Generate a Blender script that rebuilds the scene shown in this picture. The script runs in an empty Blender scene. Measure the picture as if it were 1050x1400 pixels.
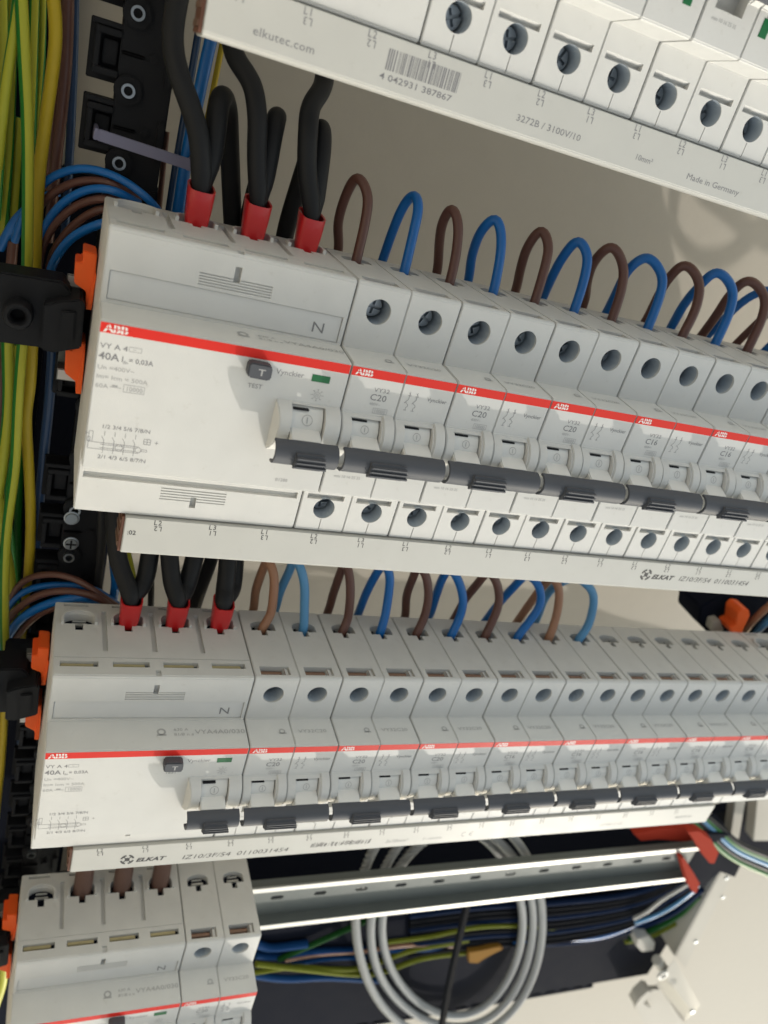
import bpy, bmesh, math, random
from mathutils import Vector, Matrix
random.seed(7)
S = 0.001                                   # everything below is written in millimetres
sc = bpy.context.scene
COL = sc.collection

# ------------------------------------------------------------------ camera, world, sun, exposure
RM = ((0.91301782, -0.30631858, 0.26938336), (0.09180371, -0.48914302, -0.86735874), (0.39745509, 0.81664437, -0.41847512))
def pan(v): return Vector((v[0], v[2], -v[1]))
RIGHT, DOWN, FWD = pan(RM[0]), pan(RM[1]), pan(RM[2])
CAM = Vector((-11.628, 85.685, 230.775))
FPX = 1109.96
cd = bpy.data.cameras.new('camera'); cam = bpy.data.objects.new('camera', cd); COL.objects.link(cam)
m = Matrix.Identity(4)
for i in range(3):
    m[i][0] = RIGHT[i]; m[i][1] = -DOWN[i]; m[i][2] = -FWD[i]; m[i][3] = CAM[i] * S
cam.matrix_world = m
cd.sensor_fit = 'VERTICAL'; cd.sensor_height = 36.0; cd.sensor_width = 27.0
cd.lens = FPX / 1400 * 36
cd.clip_start = 0.01; cd.clip_end = 50
cd.dof.use_dof = True; cd.dof.focus_distance = 0.272; cd.dof.aperture_fstop = 13.0
sc.camera = cam

SUN = Vector((1.3, -1.6, 1.0)).normalized()
w = bpy.data.worlds.new('World'); sc.world = w; w.use_nodes = True
nt = w.node_tree; bg = nt.nodes['Background']
sky = nt.nodes.new('ShaderNodeTexSky'); sky.sky_type = 'NISHITA'; sky.sun_disc = False
sky.sun_elevation = math.asin(SUN.z); sky.sun_rotation = math.atan2(SUN.x, SUN.y)
sky.air_density = 0.7; sky.dust_density = 0.8; sky.ozone_density = 0.6
hs = nt.nodes.new('ShaderNodeHueSaturation'); hs.inputs['Saturation'].default_value = 0.5
nt.links.new(sky.outputs[0], hs.inputs['Color'])
wb_gain = nt.nodes.new('ShaderNodeMix'); wb_gain.data_type = 'RGBA'; wb_gain.blend_type = 'MULTIPLY'; wb_gain.inputs['Factor'].default_value = 1.0
wb_gain.inputs['B'].default_value = (1.86, 1.78, 1.46, 1)          # warm white balance plus extra gain that brightens the sky
nt.links.new(hs.outputs[0], wb_gain.inputs['A']); nt.links.new(wb_gain.outputs['Result'], bg.inputs[0]); bg.inputs[1].default_value = 0.15
sl = bpy.data.lights.new('sun', 'SUN'); sl.energy = 1.3; sl.angle = math.radians(0.6); sl.color = (1.0, 0.93, 0.84)
so = bpy.data.objects.new('sun', sl); COL.objects.link(so); so.rotation_euler = SUN.to_track_quat('Z', 'Y').to_euler()
sc.view_settings.view_transform = 'Standard'; sc.view_settings.look = 'None'
sc.view_settings.exposure = 0.48; sc.view_settings.gamma = 1.0

# ------------------------------------------------------------------ materials
def mat(name, col, rough=0.45, metal=0.0, var=0.05, bump=0.0, scale=900.0, trans=0.0, spec=0.5, dirt=0.0, coat=0.0, sub=0.0):
    mt = bpy.data.materials.new(name); mt.use_nodes = True
    n = mt.node_tree; b = n.nodes['Principled BSDF']
    b.inputs['Roughness'].default_value = rough; b.inputs['Metallic'].default_value = metal
    b.inputs['Specular IOR Level'].default_value = spec
    b.inputs['Coat Weight'].default_value = coat
    if trans: b.inputs['Transmission Weight'].default_value = trans
    if sub:
        b.inputs['Subsurface Weight'].default_value = sub; b.inputs['Subsurface Radius'].default_value = (1, .6, .4); b.inputs['Subsurface Scale'].default_value = 0.0012
    tc = n.nodes.new('ShaderNodeTexCoord')
    no = n.nodes.new('ShaderNodeTexNoise'); no.inputs['Scale'].default_value = 90.0; no.inputs['Detail'].default_value = 6
    n.links.new(tc.outputs['Object'], no.inputs['Vector'])
    mx = n.nodes.new('ShaderNodeMix'); mx.data_type = 'RGBA'
    mx.inputs['A'].default_value = (*[c * (1 - var) for c in col], 1); mx.inputs['B'].default_value = (*[min(1, c * (1 + var)) for c in col], 1)
    n.links.new(no.outputs['Fac'], mx.inputs['Factor'])
    out = mx.outputs['Result']
    if dirt:
        n2 = n.nodes.new('ShaderNodeTexNoise'); n2.inputs['Scale'].default_value = 260.0; n2.inputs['Detail'].default_value = 8; n2.inputs['Roughness'].default_value = 0.7
        n.links.new(tc.outputs['Object'], n2.inputs['Vector'])
        r = n.nodes.new('ShaderNodeValToRGB'); r.color_ramp.elements[0].position = 0.60; r.color_ramp.elements[1].position = 0.78
        n.links.new(n2.outputs['Fac'], r.inputs['Fac'])
        ml = n.nodes.new('ShaderNodeMath'); ml.operation = 'MULTIPLY'; ml.inputs[1].default_value = dirt; n.links.new(r.outputs['Color'], ml.inputs[0])
        m2 = n.nodes.new('ShaderNodeMix'); m2.data_type = 'RGBA'; m2.inputs['B'].default_value = (col[0] * .62, col[1] * .58, col[2] * .5, 1)
        n.links.new(out, m2.inputs['A']); n.links.new(ml.outputs[0], m2.inputs['Factor']); out = m2.outputs['Result']
    n.links.new(out, b.inputs['Base Color'])
    rr = n.nodes.new('ShaderNodeMapRange'); rr.inputs['To Min'].default_value = max(0.02, rough - .06); rr.inputs['To Max'].default_value = min(1, rough + .08)
    n.links.new(no.outputs['Fac'], rr.inputs['Value']); n.links.new(rr.outputs[0], b.inputs['Roughness'])
    if bump:
        n3 = n.nodes.new('ShaderNodeTexNoise'); n3.inputs['Scale'].default_value = scale * 4; n3.inputs['Detail'].default_value = 3
        n.links.new(tc.outputs['Object'], n3.inputs['Vector'])
        bp = n.nodes.new('ShaderNodeBump'); bp.inputs['Strength'].default_value = bump; bp.inputs['Distance'].default_value = 0.0001
        n.links.new(n3.outputs['Fac'], bp.inputs['Height']); n.links.new(bp.outputs[0], b.inputs['Normal'])
    return mt
M = {}
M['shell'] = mat('grey_shell_plastic', (.585, .585, .57), .5, bump=.45, dirt=.34, var=.07, spec=.35)
M['panel'] = mat('label_panel_plastic', (.60, .605, .60), .45, bump=.2, spec=.35)
M['toggle'] = mat('toggle_plastic', (.66, .66, .64), .35)
M['bar'] = mat('busbar_cover_plastic', (.48, .48, .455), .45, bump=.1, dirt=.18, spec=.35)
M['red'] = mat('red_print', (.62, .022, .014), .5, spec=.25)
M['white'] = mat('white_print', (.72, .70, .68), .45)
M['dark'] = mat('slate_handle_plastic', (.080, .085, .098), .55, bump=.3, spec=.2)
M['ink'] = mat('grey_print', (.20, .20, .21), .5)
M['inkl'] = mat('light_grey_print', (.36, .36, .36), .5)
M['inkd'] = mat('black_print', (.025, .025, .028), .5)
M['green'] = mat('green_flag', (.004, .12, .035), .35)
M['copper'] = mat('aged_copper', (.22, .13, .09), .45, .5, var=.45)
M['brass'] = mat('tinned_brass', (.46, .40, .23), .45, .35, var=.25)
M['bright'] = mat('bright_clamp_metal', (.62, .62, .60), .35, .7)
M['steel'] = mat('screw_steel', (.30, .33, .36), .32, .9, var=.2)
M['wellwall'] = mat('screw_well_plastic', (.40, .45, .50), .35)
M['glintzinc'] = mat('glint_zinc_lip', (.50, .50, .48), .5, .7, var=.15)  # lighter rail zinc, the glints on the lips put into the colour
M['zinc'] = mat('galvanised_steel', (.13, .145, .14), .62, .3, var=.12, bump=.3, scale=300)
M['cable'] = mat('black_cable_sheath', (.013, .014, .016), .5, bump=.25, spec=.22)
M['blackp'] = mat('black_moulded_plastic', (.010, .011, .014), .55, bump=.5, spec=.18)
M['tray'] = mat('black_tray_plastic', (.008, .010, .018), .85, bump=.4, spec=.05)
M['dimblue'] = mat('shaded_blue_wire', (.006, .045, .15), .7, spec=.08)  # these dim wires carry the shade behind the rail in their colour
M['dimyellow'] = mat('shaded_yellow_green_wire', (.15, .17, .018), .7, spec=.08)
M['dimgreen'] = mat('shaded_green_wire', (.012, .07, .015), .7, spec=.08)
M['dull'] = mat('shaded_black_cable', (.010, .011, .014), .85, spec=.04)  # darkened and matt, standing in for the shadow over the wire bunch
M['dullblue'] = mat('shaded_blue_cable', (.008, .018, .05), .8, spec=.05)  # blue sheath with the same shade put into its colour
M['shadeclip'] = mat('shaded_clip_plastic', (.33, .035, .018), .8, spec=.05)  # clip plastic darkened, shade at the rail end put into the colour
M['brown'] = mat('brown_wire', (.115, .048, .036), .38, bump=.15)
M['blue'] = mat('blue_wire', (.002, .125, .42), .36, bump=.15)
M['dblue'] = mat('dark_blue_cable', (.012, .045, .12), .4, bump=.3)
M['lbrown'] = mat('light_brown_wire', (.33, .165, .095), .42)
M['lblue'] = mat('light_blue_wire', (.085, .27, .50), .42)
M['yellow'] = mat('yellow_wire', (.46, .34, .02), .42, spec=.3)
M['wgreen'] = mat('green_wire_stripe', (.012, .15, .018), .42, spec=.3)
M['ygreen'] = mat('yellow_wire_stripe', (.36, .37, .03), .42, spec=.3)
M['ferrule'] = mat('red_ferrule_collar', (.52, .016, .018), .3, coat=.3)
M['orange'] = mat('orange_clip_plastic', (.80, .12, .02), .5, spec=.2, sub=.2)
M['wall'] = mat('cream_back_panel', (.50, .465, .405), .7, var=.04, bump=.5, scale=120, dirt=.12, spec=.15)
M['frame'] = mat('painted_frame_steel', (.47, .445, .395), .65, var=.05, spec=.12)
M['tie'] = mat('violet_grey_nylon', (.17, .17, .26), .35)
M['greyc'] = mat('grey_twisted_cable', (.34, .35, .35), .42, bump=.3)
M['lug'] = mat('brown_heat_shrink', (.12, .065, .05), .45)
M['brassy'] = mat('ochre_nylon', (.24, .12, .02), .8, spec=.08)
M['tape'] = mat('copper_edge', (.16, .07, .045), .5, .3)

# ------------------------------------------------------------------ helpers
def at(px, py, z):                       # place on the plane at height z above the rails, through the measured view
    d = RIGHT * ((px - 525) / FPX) + DOWN * ((py - 700) / FPX) + FWD
    t = (z - CAM.z) / d.z
    return CAM + d * t
def dist(p): return (Vector(p) - CAM).dot(FWD)
def tomesh(bm, name, mats, smooth=40):
    me = bpy.data.meshes.new(name)
    bmesh.ops.scale(bm, vec=(S, S, S), verts=bm.verts)
    bm.to_mesh(me); bm.free()
    for k in mats: me.materials.append(M[k])
    if smooth:
        for p in me.polygons: p.use_smooth = True
        me.set_sharp_from_angle(angle=math.radians(smooth))
    return me
def obj(name, me, parent=None, loc=(0, 0, 0)):
    o = bpy.data.objects.new(name, me); COL.objects.link(o)
    if parent is not None: o.parent = parent
    o.location = Vector(loc) * S
    return o
def tag(o, label, cat, group=None, kind=None):
    if label: o['label'] = label
    if cat: o['category'] = cat
    if group: o['group'] = group
    if kind: o['kind'] = kind
    return o
def thing(name, label, cat, loc, group=None):
    o = bpy.data.objects.new(name, None); COL.objects.link(o); o.location = Vector(loc) * S; o.empty_display_size = .005
    return tag(o, label, cat, group)
def recentre(o):                          # put a lone mesh's origin at its own middle
    me = o.data; c = Vector((0, 0, 0))
    for v in me.vertices: c += v.co
    c /= max(1, len(me.vertices)); me.transform(Matrix.Translation(-c)); o.location = o.location + c
    return o
def prism(bm, poly, a, b, axis='x', mi=0):
    """poly: 2-D points; axis x: (y,z), axis y: (x,z), axis z: (x,y)"""
    def P(p, t): return {'x': (t, p[0], p[1]), 'y': (p[0], t, p[1]), 'z': (p[0], p[1], t)}[axis]
    A = [bm.verts.new(P(p, a)) for p in poly]; B = [bm.verts.new(P(p, b)) for p in poly]
    fs = [bm.faces.new(A), bm.faces.new(B[::-1])]
    n = len(poly)
    for i in range(n): fs.append(bm.faces.new((A[i], B[i], B[(i + 1) % n], A[(i + 1) % n])))
    for f in fs: f.material_index = mi
    return fs
def box(bm, x0, x1, y0, y1, z0, z1, mi=0):
    return prism(bm, [(x0, y0), (x1, y0), (x1, y1), (x0, y1)], z0, z1, 'z', mi)
def circ(cx, cy, r, n=24, a0=0, a1=2 * math.pi, end=False):
    k = n if not end else n - 1
    return [(cx + r * math.cos(a0 + (a1 - a0) * i / k), cy + r * math.sin(a0 + (a1 - a0) * i / k)) for i in range(n)]
def fixn(bm): bmesh.ops.recalc_face_normals(bm, faces=bm.faces)
def bevel(bm, wd, ang=35, seg=2):
    fixn(bm)
    es = [e for e in bm.edges if len(e.link_faces) == 2 and e.calc_face_angle(0) > math.radians(ang)]
    bmesh.ops.bevel(bm, geom=es, offset=wd, segments=seg, affect='EDGES', clamp_overlap=True)
def boolean(bm, cutters, name, mats):
    """cut each cutter mesh out of bm, return the mesh"""
    fixn(bm)
    a = bpy.data.objects.new('work', tomesh(bm, 'work', mats, 0)); COL.objects.link(a)
    tmp = []
    for c in cutters:
        fixn(c)
        o = bpy.data.objects.new('cutter', tomesh(c, 'cutter', mats, 0)); COL.objects.link(o); tmp.append(o)
        md = a.modifiers.new('b', 'BOOLEAN'); md.operation = 'DIFFERENCE'; md.solver = 'EXACT'; md.object = o
    dg = bpy.context.evaluated_depsgraph_get(); dg.update()
    me = bpy.data.meshes.new_from_object(a.evaluated_get(dg))
    for o in tmp + [a]: bpy.data.objects.remove(o)
    me.name = name
    for p in me.polygons: p.use_smooth = True
    me.set_sharp_from_angle(angle=math.radians(32))
    return me
def simple(name, fn, mats, bev=0, smooth=40, seg=2):
    bm = bmesh.new(); fn(bm)
    if bev: bevel(bm, bev, seg=seg)
    fixn(bm); return tomesh(bm, name, mats, smooth)
def catmull(pts, step=2.0):
    P = [Vector(p) for p in pts]; out = []
    P = [P[0] * 2 - P[1]] + P + [P[-1] * 2 - P[-2]]
    for i in range(1, len(P) - 2):
        p0, p1, p2, p3 = P[i - 1:i + 3]; n = max(2, int((p2 - p1).length / step))
        for k in range(n):
            t = k / n
            out.append(.5 * ((2 * p1) + (p2 - p0) * t + (2 * p0 - 5 * p1 + 4 * p2 - p3) * t * t + (3 * p1 - p0 - 3 * p2 + p3) * t ** 3))
    out.append(P[-2]); return out
def tube_bm(bm, pts, r, seg=12, step=1.6, lobes=0, twist=0.0, sectors=None, mi=0, smooth=3):
    L = catmull(pts, step)
    for _ in range(smooth): L = [L[0]] + [(L[i - 1] + L[i] * 2 + L[i + 1]) * .25 for i in range(1, len(L) - 1)] + [L[-1]]
    up = Vector((.13, .2, .97)); rings = []; ang = 0.0; prev = None
    t0 = (L[1] - L[0]).normalized(); nrm = t0.cross(up).normalized()
    for i, p in enumerate(L):
        t = (L[min(i + 1, len(L) - 1)] - L[max(i - 1, 0)]).normalized()
        nrm = (nrm - t * nrm.dot(t)).normalized(); bn = t.cross(nrm)
        if i: ang += twist * (L[i] - L[i - 1]).length
        rr = r(i / (len(L) - 1)) if callable(r) else r
        ring = []
        for k in range(seg):
            a = 2 * math.pi * k / seg + ang; q = rr
            if lobes: q = rr * (1 - .24 * (1 - abs(math.cos(lobes * .5 * (a - ang)))))
            ring.append(bm.verts.new(p + (nrm * math.cos(a) + bn * math.sin(a)) * q))
        rings.append(ring)
    for a, b in zip(rings, rings[1:]):
        for k in range(seg):
            f = bm.faces.new((a[k], a[(k + 1) % seg], b[(k + 1) % seg], b[k])); f.material_index = mi
            if sectors: f.material_index = sectors[k % len(sectors)]
    for rg in (rings[0][::-1], rings[-1]): bm.faces.new(rg).material_index = mi
def tube(name, pts, r, mats, parent=None, **k):
    bm = bmesh.new(); tube_bm(bm, pts, r, **k); fixn(bm)
    o = obj(name, tomesh(bm, name, mats, 60), parent)
    return o if parent is not None else recentre(o)
def pxr(p, wpx): return wpx * .5 * dist(p) / FPX      # radius of something wpx photo pixels wide at p

# lettering as flat print
def text_bm(bm, body, h, x, y, z, bold=0.0, shear=0.0, rot=0.0, sx=1.0, spacing=1.0, mi=0, align='LEFT'):
    c = bpy.data.curves.new('t', 'FONT'); c.body = body; c.size = h / .72; c.offset = bold * h; c.shear = shear; c.resolution_u = 2; c.space_character = spacing
    c.align_x = align
    o = bpy.data.objects.new('t', c); COL.objects.link(o)
    dg = bpy.context.evaluated_depsgraph_get()
    me = bpy.data.meshes.new_from_object(o.evaluated_get(dg))
    T = Matrix.Translation((x, y, z)) @ Matrix.Rotation(rot, 4, 'Z') @ Matrix.Diagonal((sx, 1, 1, 1))
    me.transform(T)
    n0 = len(bm.faces); bm.from_mesh(me); bm.faces.ensure_lookup_table()
    for f in bm.faces[n0:]: f.material_index = mi
    bpy.data.objects.remove(o); bpy.data.meshes.remove(me); bpy.data.curves.remove(c)
def line_bm(bm, x0, y0, x1, y1, w_, z, mi=0):
    d = Vector((x1 - x0, y1 - y0)); n = Vector((-d.y, d.x)).normalized() * w_ / 2
    vs = [bm.verts.new((x0 + n.x, y0 + n.y, z)), bm.verts.new((x0 - n.x, y0 - n.y, z)), bm.verts.new((x1 - n.x, y1 - n.y, z)), bm.verts.new((x1 + n.x, y1 + n.y, z))]
    bm.faces.new(vs).material_index = mi
def ring_bm(bm, cx, cy, r, w_, z, a0=0, a1=360, n=20, mi=0):
    pv = None
    for i in range(n + 1):
        a = math.radians(a0 + (a1 - a0) * i / n); c, s = math.cos(a), math.sin(a)
        v = (bm.verts.new((cx + c * (r - w_ / 2), cy + s * (r - w_ / 2), z)), bm.verts.new((cx + c * (r + w_ / 2), cy + s * (r + w_ / 2), z)))
        if pv: bm.faces.new((pv[0], pv[1], v[1], v[0])).material_index = mi
        pv = v
def disc_bm(bm, cx, cy, r, z, n=20, mi=0):
    bm.faces.new([bm.verts.new((cx + r * math.cos(2 * math.pi * i / n), cy + r * math.sin(2 * math.pi * i / n), z)) for i in range(n)]).material_index = mi
def rect_bm(bm, x0, y0, x1, y1, w_, z, mi=0):
    for a in ((x0, y0, x1, y0), (x1, y0, x1, y1), (x1, y1, x0, y1), (x0, y1, x0, y0)): line_bm(bm, *a, w_, z, mi)
def flatmesh(name, fn, mats):
    bm = bmesh.new(); fn(bm)
    for f in bm.faces:
        f.normal_update()
        if f.normal.z < 0: f.normal_flip()
    return tomesh(bm, name, mats, 0)

ROWY = {'top': 147.9, 'upper': 0.0, 'lower': -149.3, 'bottom': -301.9}
NZ = 14.25                                 # height of the nose face above the shoulder face
TOPY = 43.2
# ------------------------------------------------------------------ setting
def plate(name, x0, x1, y0, y1, z0, z1, mk, kind='structure'):
    o = obj(name, simple(name, lambda b: box(b, x0, x1, y0, y1, z0, z1), [mk], 0, 0)); recentre(o)
    if kind: o['kind'] = kind
    return o
ZB = -131.0
plate('back_panel', -61, 900, -900, 420, ZB - 3, ZB, 'wall')
plate('cabinet_side_wall', -61, -58, -900, 420, ZB - 3, 190, 'wall')
plate('cabinet_top_wall', -61, 900, 420, 423, ZB - 3, 110, 'wall')

# ------------------------------------------------------------------ shared part meshes: breaker poles
SP = [(TOPY, -42.2), (TOPY, .2), (42.4, .9), (22.8, .5), (22.1, 13.2), (21.7, NZ)]
LOW = [(-20.6, NZ), (-21.1, 13.6), (-21.6, .3), (-41.9, 0), (-42.4, -.6), (-42.4, -42.2)]
HUMP = [(7.2, NZ), (6.3, 15.6), (5.2, 17.2), (3.8, 18.4), (2.0, 19.2), (.2, 19.5), (-1.9, 19.2), (-4.2, 18.2), (-6.4, 16.4), (-8.0, NZ)]
def dshape(cx, w_, zf, zb, nw, nz):
    """terminal mouth in the top face: flat front with a small notch, arched back"""
    pts = [(cx - nw, nz), (cx + nw, nz), (cx + nw, zf), (cx + w_, zf), (cx + w_, (zf + zb) / 2 - .4)]
    pts += [(cx + w_ * math.cos(a), (zf + zb) / 2 - .4 - (abs(zb - zf) / 2 - .4) * math.sin(a)) for a in [math.pi * k / 10 for k in range(1, 10)]]
    pts += [(cx - w_, (zf + zb) / 2 - .4), (cx - w_, zf), (cx - nw, zf)]
    return pts
def pole_mesh(name, g0, g1):
    bm = bmesh.new(); prism(bm, SP + HUMP + LOW, g0, 17.5 - g1, 'x'); bevel(bm, .28, 42, 2)
    cs = []
    for cy, r in ((35.0, 3.95), (-33.6, 3.75)):
        c = bmesh.new(); prism(c, circ(8.75, cy, r, 28), -9, 5, 'z'); cs.append(c)
    c = bmesh.new(); prism(c, [(-28.2, 3), (-28.2, .0), (-29.5, -1.9), (-30.2, -1.9), (-30.2, 3)], 1.9, 14.9); cs.append(c)                    # marker slit
    c = bmesh.new(); prism(c, dshape(8.75, 5.0, -28.4, -34.6, 1.25, -25.3), 30, 50, 'y'); cs.append(c)
    c = bmesh.new(); prism(c, [(2.6, -1.0), (14.2, -1.0), (14.2, -5.9), (2.6, -5.9)], 39.4, 50, 'y'); cs.append(c)
    c = bmesh.new(); box(c, 3.3, 13.0, -12, 6.2, 10, 30); cs.append(c)                         # toggle window
    c = bmesh.new(); box(c, 8.6, 8.9, -44, -37.6, -.5, 4); cs.append(c)
    return boolean(bm, cs, name, ['shell'])
PL, PR = pole_mesh('pole_housing', .24, .07), pole_mesh('pole_housing', .07, .24)
def rib_fn(b):
    pr = [(7.9, NZ - .5), (7.0, 15.9), (5.7, 17.7), (4.1, 18.9), (2.1, 19.75), (.2, 20.0), (-2.0, 19.7), (-4.4, 18.7), (-6.8, 16.8), (-8.6, NZ - .5)]
    prism(b, pr, 13.5, 17.1)
RIB = simple('toggle_guard', rib_fn, ['shell'], .25, 40)
def well_fn(b, r=3.72):
    n = 24; P = circ(0, 0, r - .02, n)
    lo = [b.verts.new((x, y, -8.9)) for x, y in P]; hi = [b.verts.new((x, y, -.25)) for x, y in P]
    for i in range(n): b.faces.new((lo[i], hi[i], hi[(i + 1) % n], lo[(i + 1) % n]))
WELL_U = simple('screw_well', lambda b: well_fn(b, 3.95), ['wellwall'], 0, 60)
WELL_L = simple('screw_well', lambda b: well_fn(b, 3.75), ['wellwall'], 0, 60)
def screw_mesh():
    bm = bmesh.new(); prism(bm, circ(0, 0, 3.1, 24), -9.6, -5.6, 'z'); bevel(bm, .35, 50)
    c = bmesh.new(); box(c, -4, 4, -.45, .45, -7, -4); c2 = bmesh.new(); box(c2, -.45, .45, -2.2, 2.2, -7, -4)
    return boolean(bm, [c, c2], 'terminal_screw', ['steel'])
SCREW = screw_mesh()
STRIPE = simple('red_stripe', lambda b: box(b, .3, 17.25, 18.6, 21.35, NZ - .1, NZ + .06), ['red'], 0, 0)
CLAMPF = simple('terminal_clamp', lambda b: (tube_bm(b, [(2.8, 41.2, -3.6), (7, 41.3, -3.5), (11.2, 41.2, -3.5)], 1.2, seg=12), prism(b, [(11.4, 38.6), (14, 38.6), (14, 42.2), (12.2, 42.6)], -5.6, -1.4, 'z', 1)), ['copper', 'shell'], .2)
CLAMPB = simple('wire_clamp', lambda b: (box(b, 6.0, 11.6, 40.4, 41.6, -31.2, -30.0), box(b, 6.4, 11.2, 40.4, 41.2, -33.4, -32.6)), ['bright'], .15)
DRUM = simple('toggle_drum', lambda b: prism(b, circ(.4, 10.2, 7.1, 40), 3.75, 12.6), ['toggle'], 0, 30)
LEVER = simple('toggle_lever', lambda b: prism(b, [(1.2, 16.6), (.5, 18.7), (-1.05, 22.2), (-3.0, 22.2), (-4.6, 16.6)], 3.5, 12.9), ['toggle'], .35)
SLOT = simple('toggle_slot', lambda b: box(b, 3.9, 8.6, 5.15, 5.6, 14.6, 15.75), ['blackp'], 0, 0)
def drum_mark(b):
    ring_bm(b, 0, 0, 1.25, .16, 0, n=16); line_bm(b, 0, -.7, 0, .7, .22, 0)
DMARK = flatmesh('toggle_marking', drum_mark, ['inkl'])
def bar_fn(L, mid, tw):
    out = [(-1.0, 22.0), (-1.25, 23.6), (-2.0, 24.9), (-3.2, 25.8), (-4.7, 26.2), (-6.3, 25.8), (-7.6, 24.8), (-8.4, 23.4), (-8.7, 21.4)]
    inn = [(y * .80 - .95, (z - 21.4) * .78 + 21.4) for y, z in out]
    def f(b):
        prism(b, out + inn[::-1], 0, L)
        prism(b, [(y * .97 - .1, (z - 21.4) * .97 + 21.4) for y, z in out], L * .30, L * .30 + 1)
        prism(b, [(y * .97 - .1, (z - 21.4) * .97 + 21.4) for y, z in out], L * .72, L * .72 + 1)
    return f
def tab_fn(x0, x1):
    def f(b):
        prism(b, [(-3.1, 25.8), (-3.0, 27.0), (-5.2, 27.4), (-7.6, 26.6), (-8.6, 25.2), (-7.2, 24.4)], x0, x1)
        for k in range(3): prism(b, [(-3.7 - 1.5 * k, 26.6 - .3 * k), (-3.9 - 1.5 * k, 28.3 - .4 * k), (-4.5 - 1.5 * k, 28.2 - .4 * k), (-4.5 - 1.5 * k, 26.4 - .3 * k)], x0 + .15, x1 + .5 * k)
    return f
BAR2 = simple('handle_bar', bar_fn(33.4, 0, 0), ['dark'], .12, 35)
TAB2 = simple('finger_grip', tab_fn(8.2, 19.8), ['dark'], .12)
BARS = simple('handle_bar', bar_fn(16.0, 0, 0), ['dark'], .12, 35)
SFLAG = simple('status_flag', lambda b: box(b, 0, 2.8, -14.2, -9.6, NZ - .4, NZ + .12), ['green'], .05)
BAR1 = simple('handle_bar', bar_fn(19.2, 0, 0), ['dark'], .12, 35)
TAB1 = simple('finger_grip', tab_fn(6.0, 14.6), ['dark'], .12)
WELLD = simple('terminal_shade_plug', lambda b: prism(b, dshape(8.75, 4.9, -28.5, -34.5, 1.15, -25.4), 30.2, 40.3, 'y'), ['tray'], 0, 0)  # dark plug stands in for the shaded depth of the terminal mouth
RWELLD = simple('terminal_shade_plug', lambda b: prism(b, dshape(8.6, 5.1, -28.7, -34.7, 1.3, -25.0), 30.2, 40.3, 'y'), ['tray'], 0, 0)
SLOTD = simple('slot_shade_plug', lambda b: prism(b, [(2.7, -1.1), (14.1, -1.1), (14.1, -5.8), (2.7, -5.8)], 39.5, 40.2, 'y'), ['tray'], 0, 0)  # dark filler stands in for the shaded bottom of the slot
RSLOTD = simple('slot_shade_plug', lambda b: prism(b, [(2.4, -4.3), (14.8, -4.3), (14.8, -7.1), (2.4, -7.1)], 38.6, 41.2, 'y'), ['tray'], 0, 0)
# --- print
def abb(b, x, y, h):
    text_bm(b, 'ABB', h, x, y, 0, bold=.055, sx=1.22, spacing=1.0)
    wtot = 3 * h * 1.05
    for yy in (y + h * .47,): line_bm(b, x - .2, yy, x + wtot + .6, yy, h * .13, .012, 1)
    for k in range(3):
        cx = x + h * (.50 + k * 1.03); line_bm(b, cx, y - .1, cx, y + h + .1, h * .13, .014, 1)
LOGO = flatmesh('logo_print', lambda b: abb(b, 0, 0, 1.75), ['white', 'red'])
def rating(kind):
    def f(b):
        text_bm(b, 'VY32', 1.35, 8.6, 14.6, 0, sx=1.25); text_bm(b, kind, 2.05, 7.9, 11.9, 0, bold=.012, sx=1.12)
        text_bm(b, '400V~', .95, 8.3, 10.3, 0, mi=1); rect_bm(b, 10.0, 7.9, 14.6, 9.5, .14, 0, 1); text_bm(b, '10000', 1.1, 10.3, 8.15, 0, mi=1)
        rect_bm(b, 12.6, 5.9, 14.3, 7.3, .14, 0, 1); text_bm(b, '3', 1.0, 13.1, 6.1, 0, mi=1)
    return flatmesh('rating_print', f, ['ink', 'inkl'])
RATE = {k: rating(k) for k in ('C20', 'C16')}
def diagram_fn(b):
    for k in range(2):
        cx = 20.4 + k * 2.5
        line_bm(b, cx, 16.4, cx, 14.0, .16, 0); line_bm(b, cx - .55, 15.1, cx + .55, 15.1, .14, 0); line_bm(b, cx - .4, 16.1, cx + .4, 15.3, .12, 0)
        line_bm(b, cx, 14.0, cx - 1.1, 12.6, .16, 0); line_bm(b, cx - .9, 13.0, cx - .2, 12.5, .14, 0); ring_bm(b, cx - .2, 11.9, .5, .16, 0, -90, 90, 8); line_bm(b, cx - .2, 11.3, cx - .2, 10.4, .16, 0); line_bm(b, cx - .8, 10.4, cx + .2, 10.4, .14, 0)
DIAG = flatmesh('circuit_diagram', diagram_fn, ['ink'])
MAKER = flatmesh('maker_print', lambda b: text_bm(b, 'Vynckier', 1.3, 26.4, 14.3, 0, sx=1.05, bold=.008), ['ink'])
NOSETOP = flatmesh('type_print', lambda b: (ring_bm(b, 13.6, 6.2, 1.0, .5, 0, n=12), line_bm(b, 12.2, 5.2, 15.2, 5.2, .5, 0), text_bm(b, 'VY32C20', 1.7, 20.0, 5.3, 0, sx=1.25)), ['inkl'])
LOWP = flatmesh('lower_print', lambda b: text_bm(b, 'mm 10 16 25 35', 1.0, 3.5, -14.8, 0, sx=.95), ['inkl'])
def put(name, me, par, loc=(0, 0, 0)): return obj(name, me, par, loc)

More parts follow.
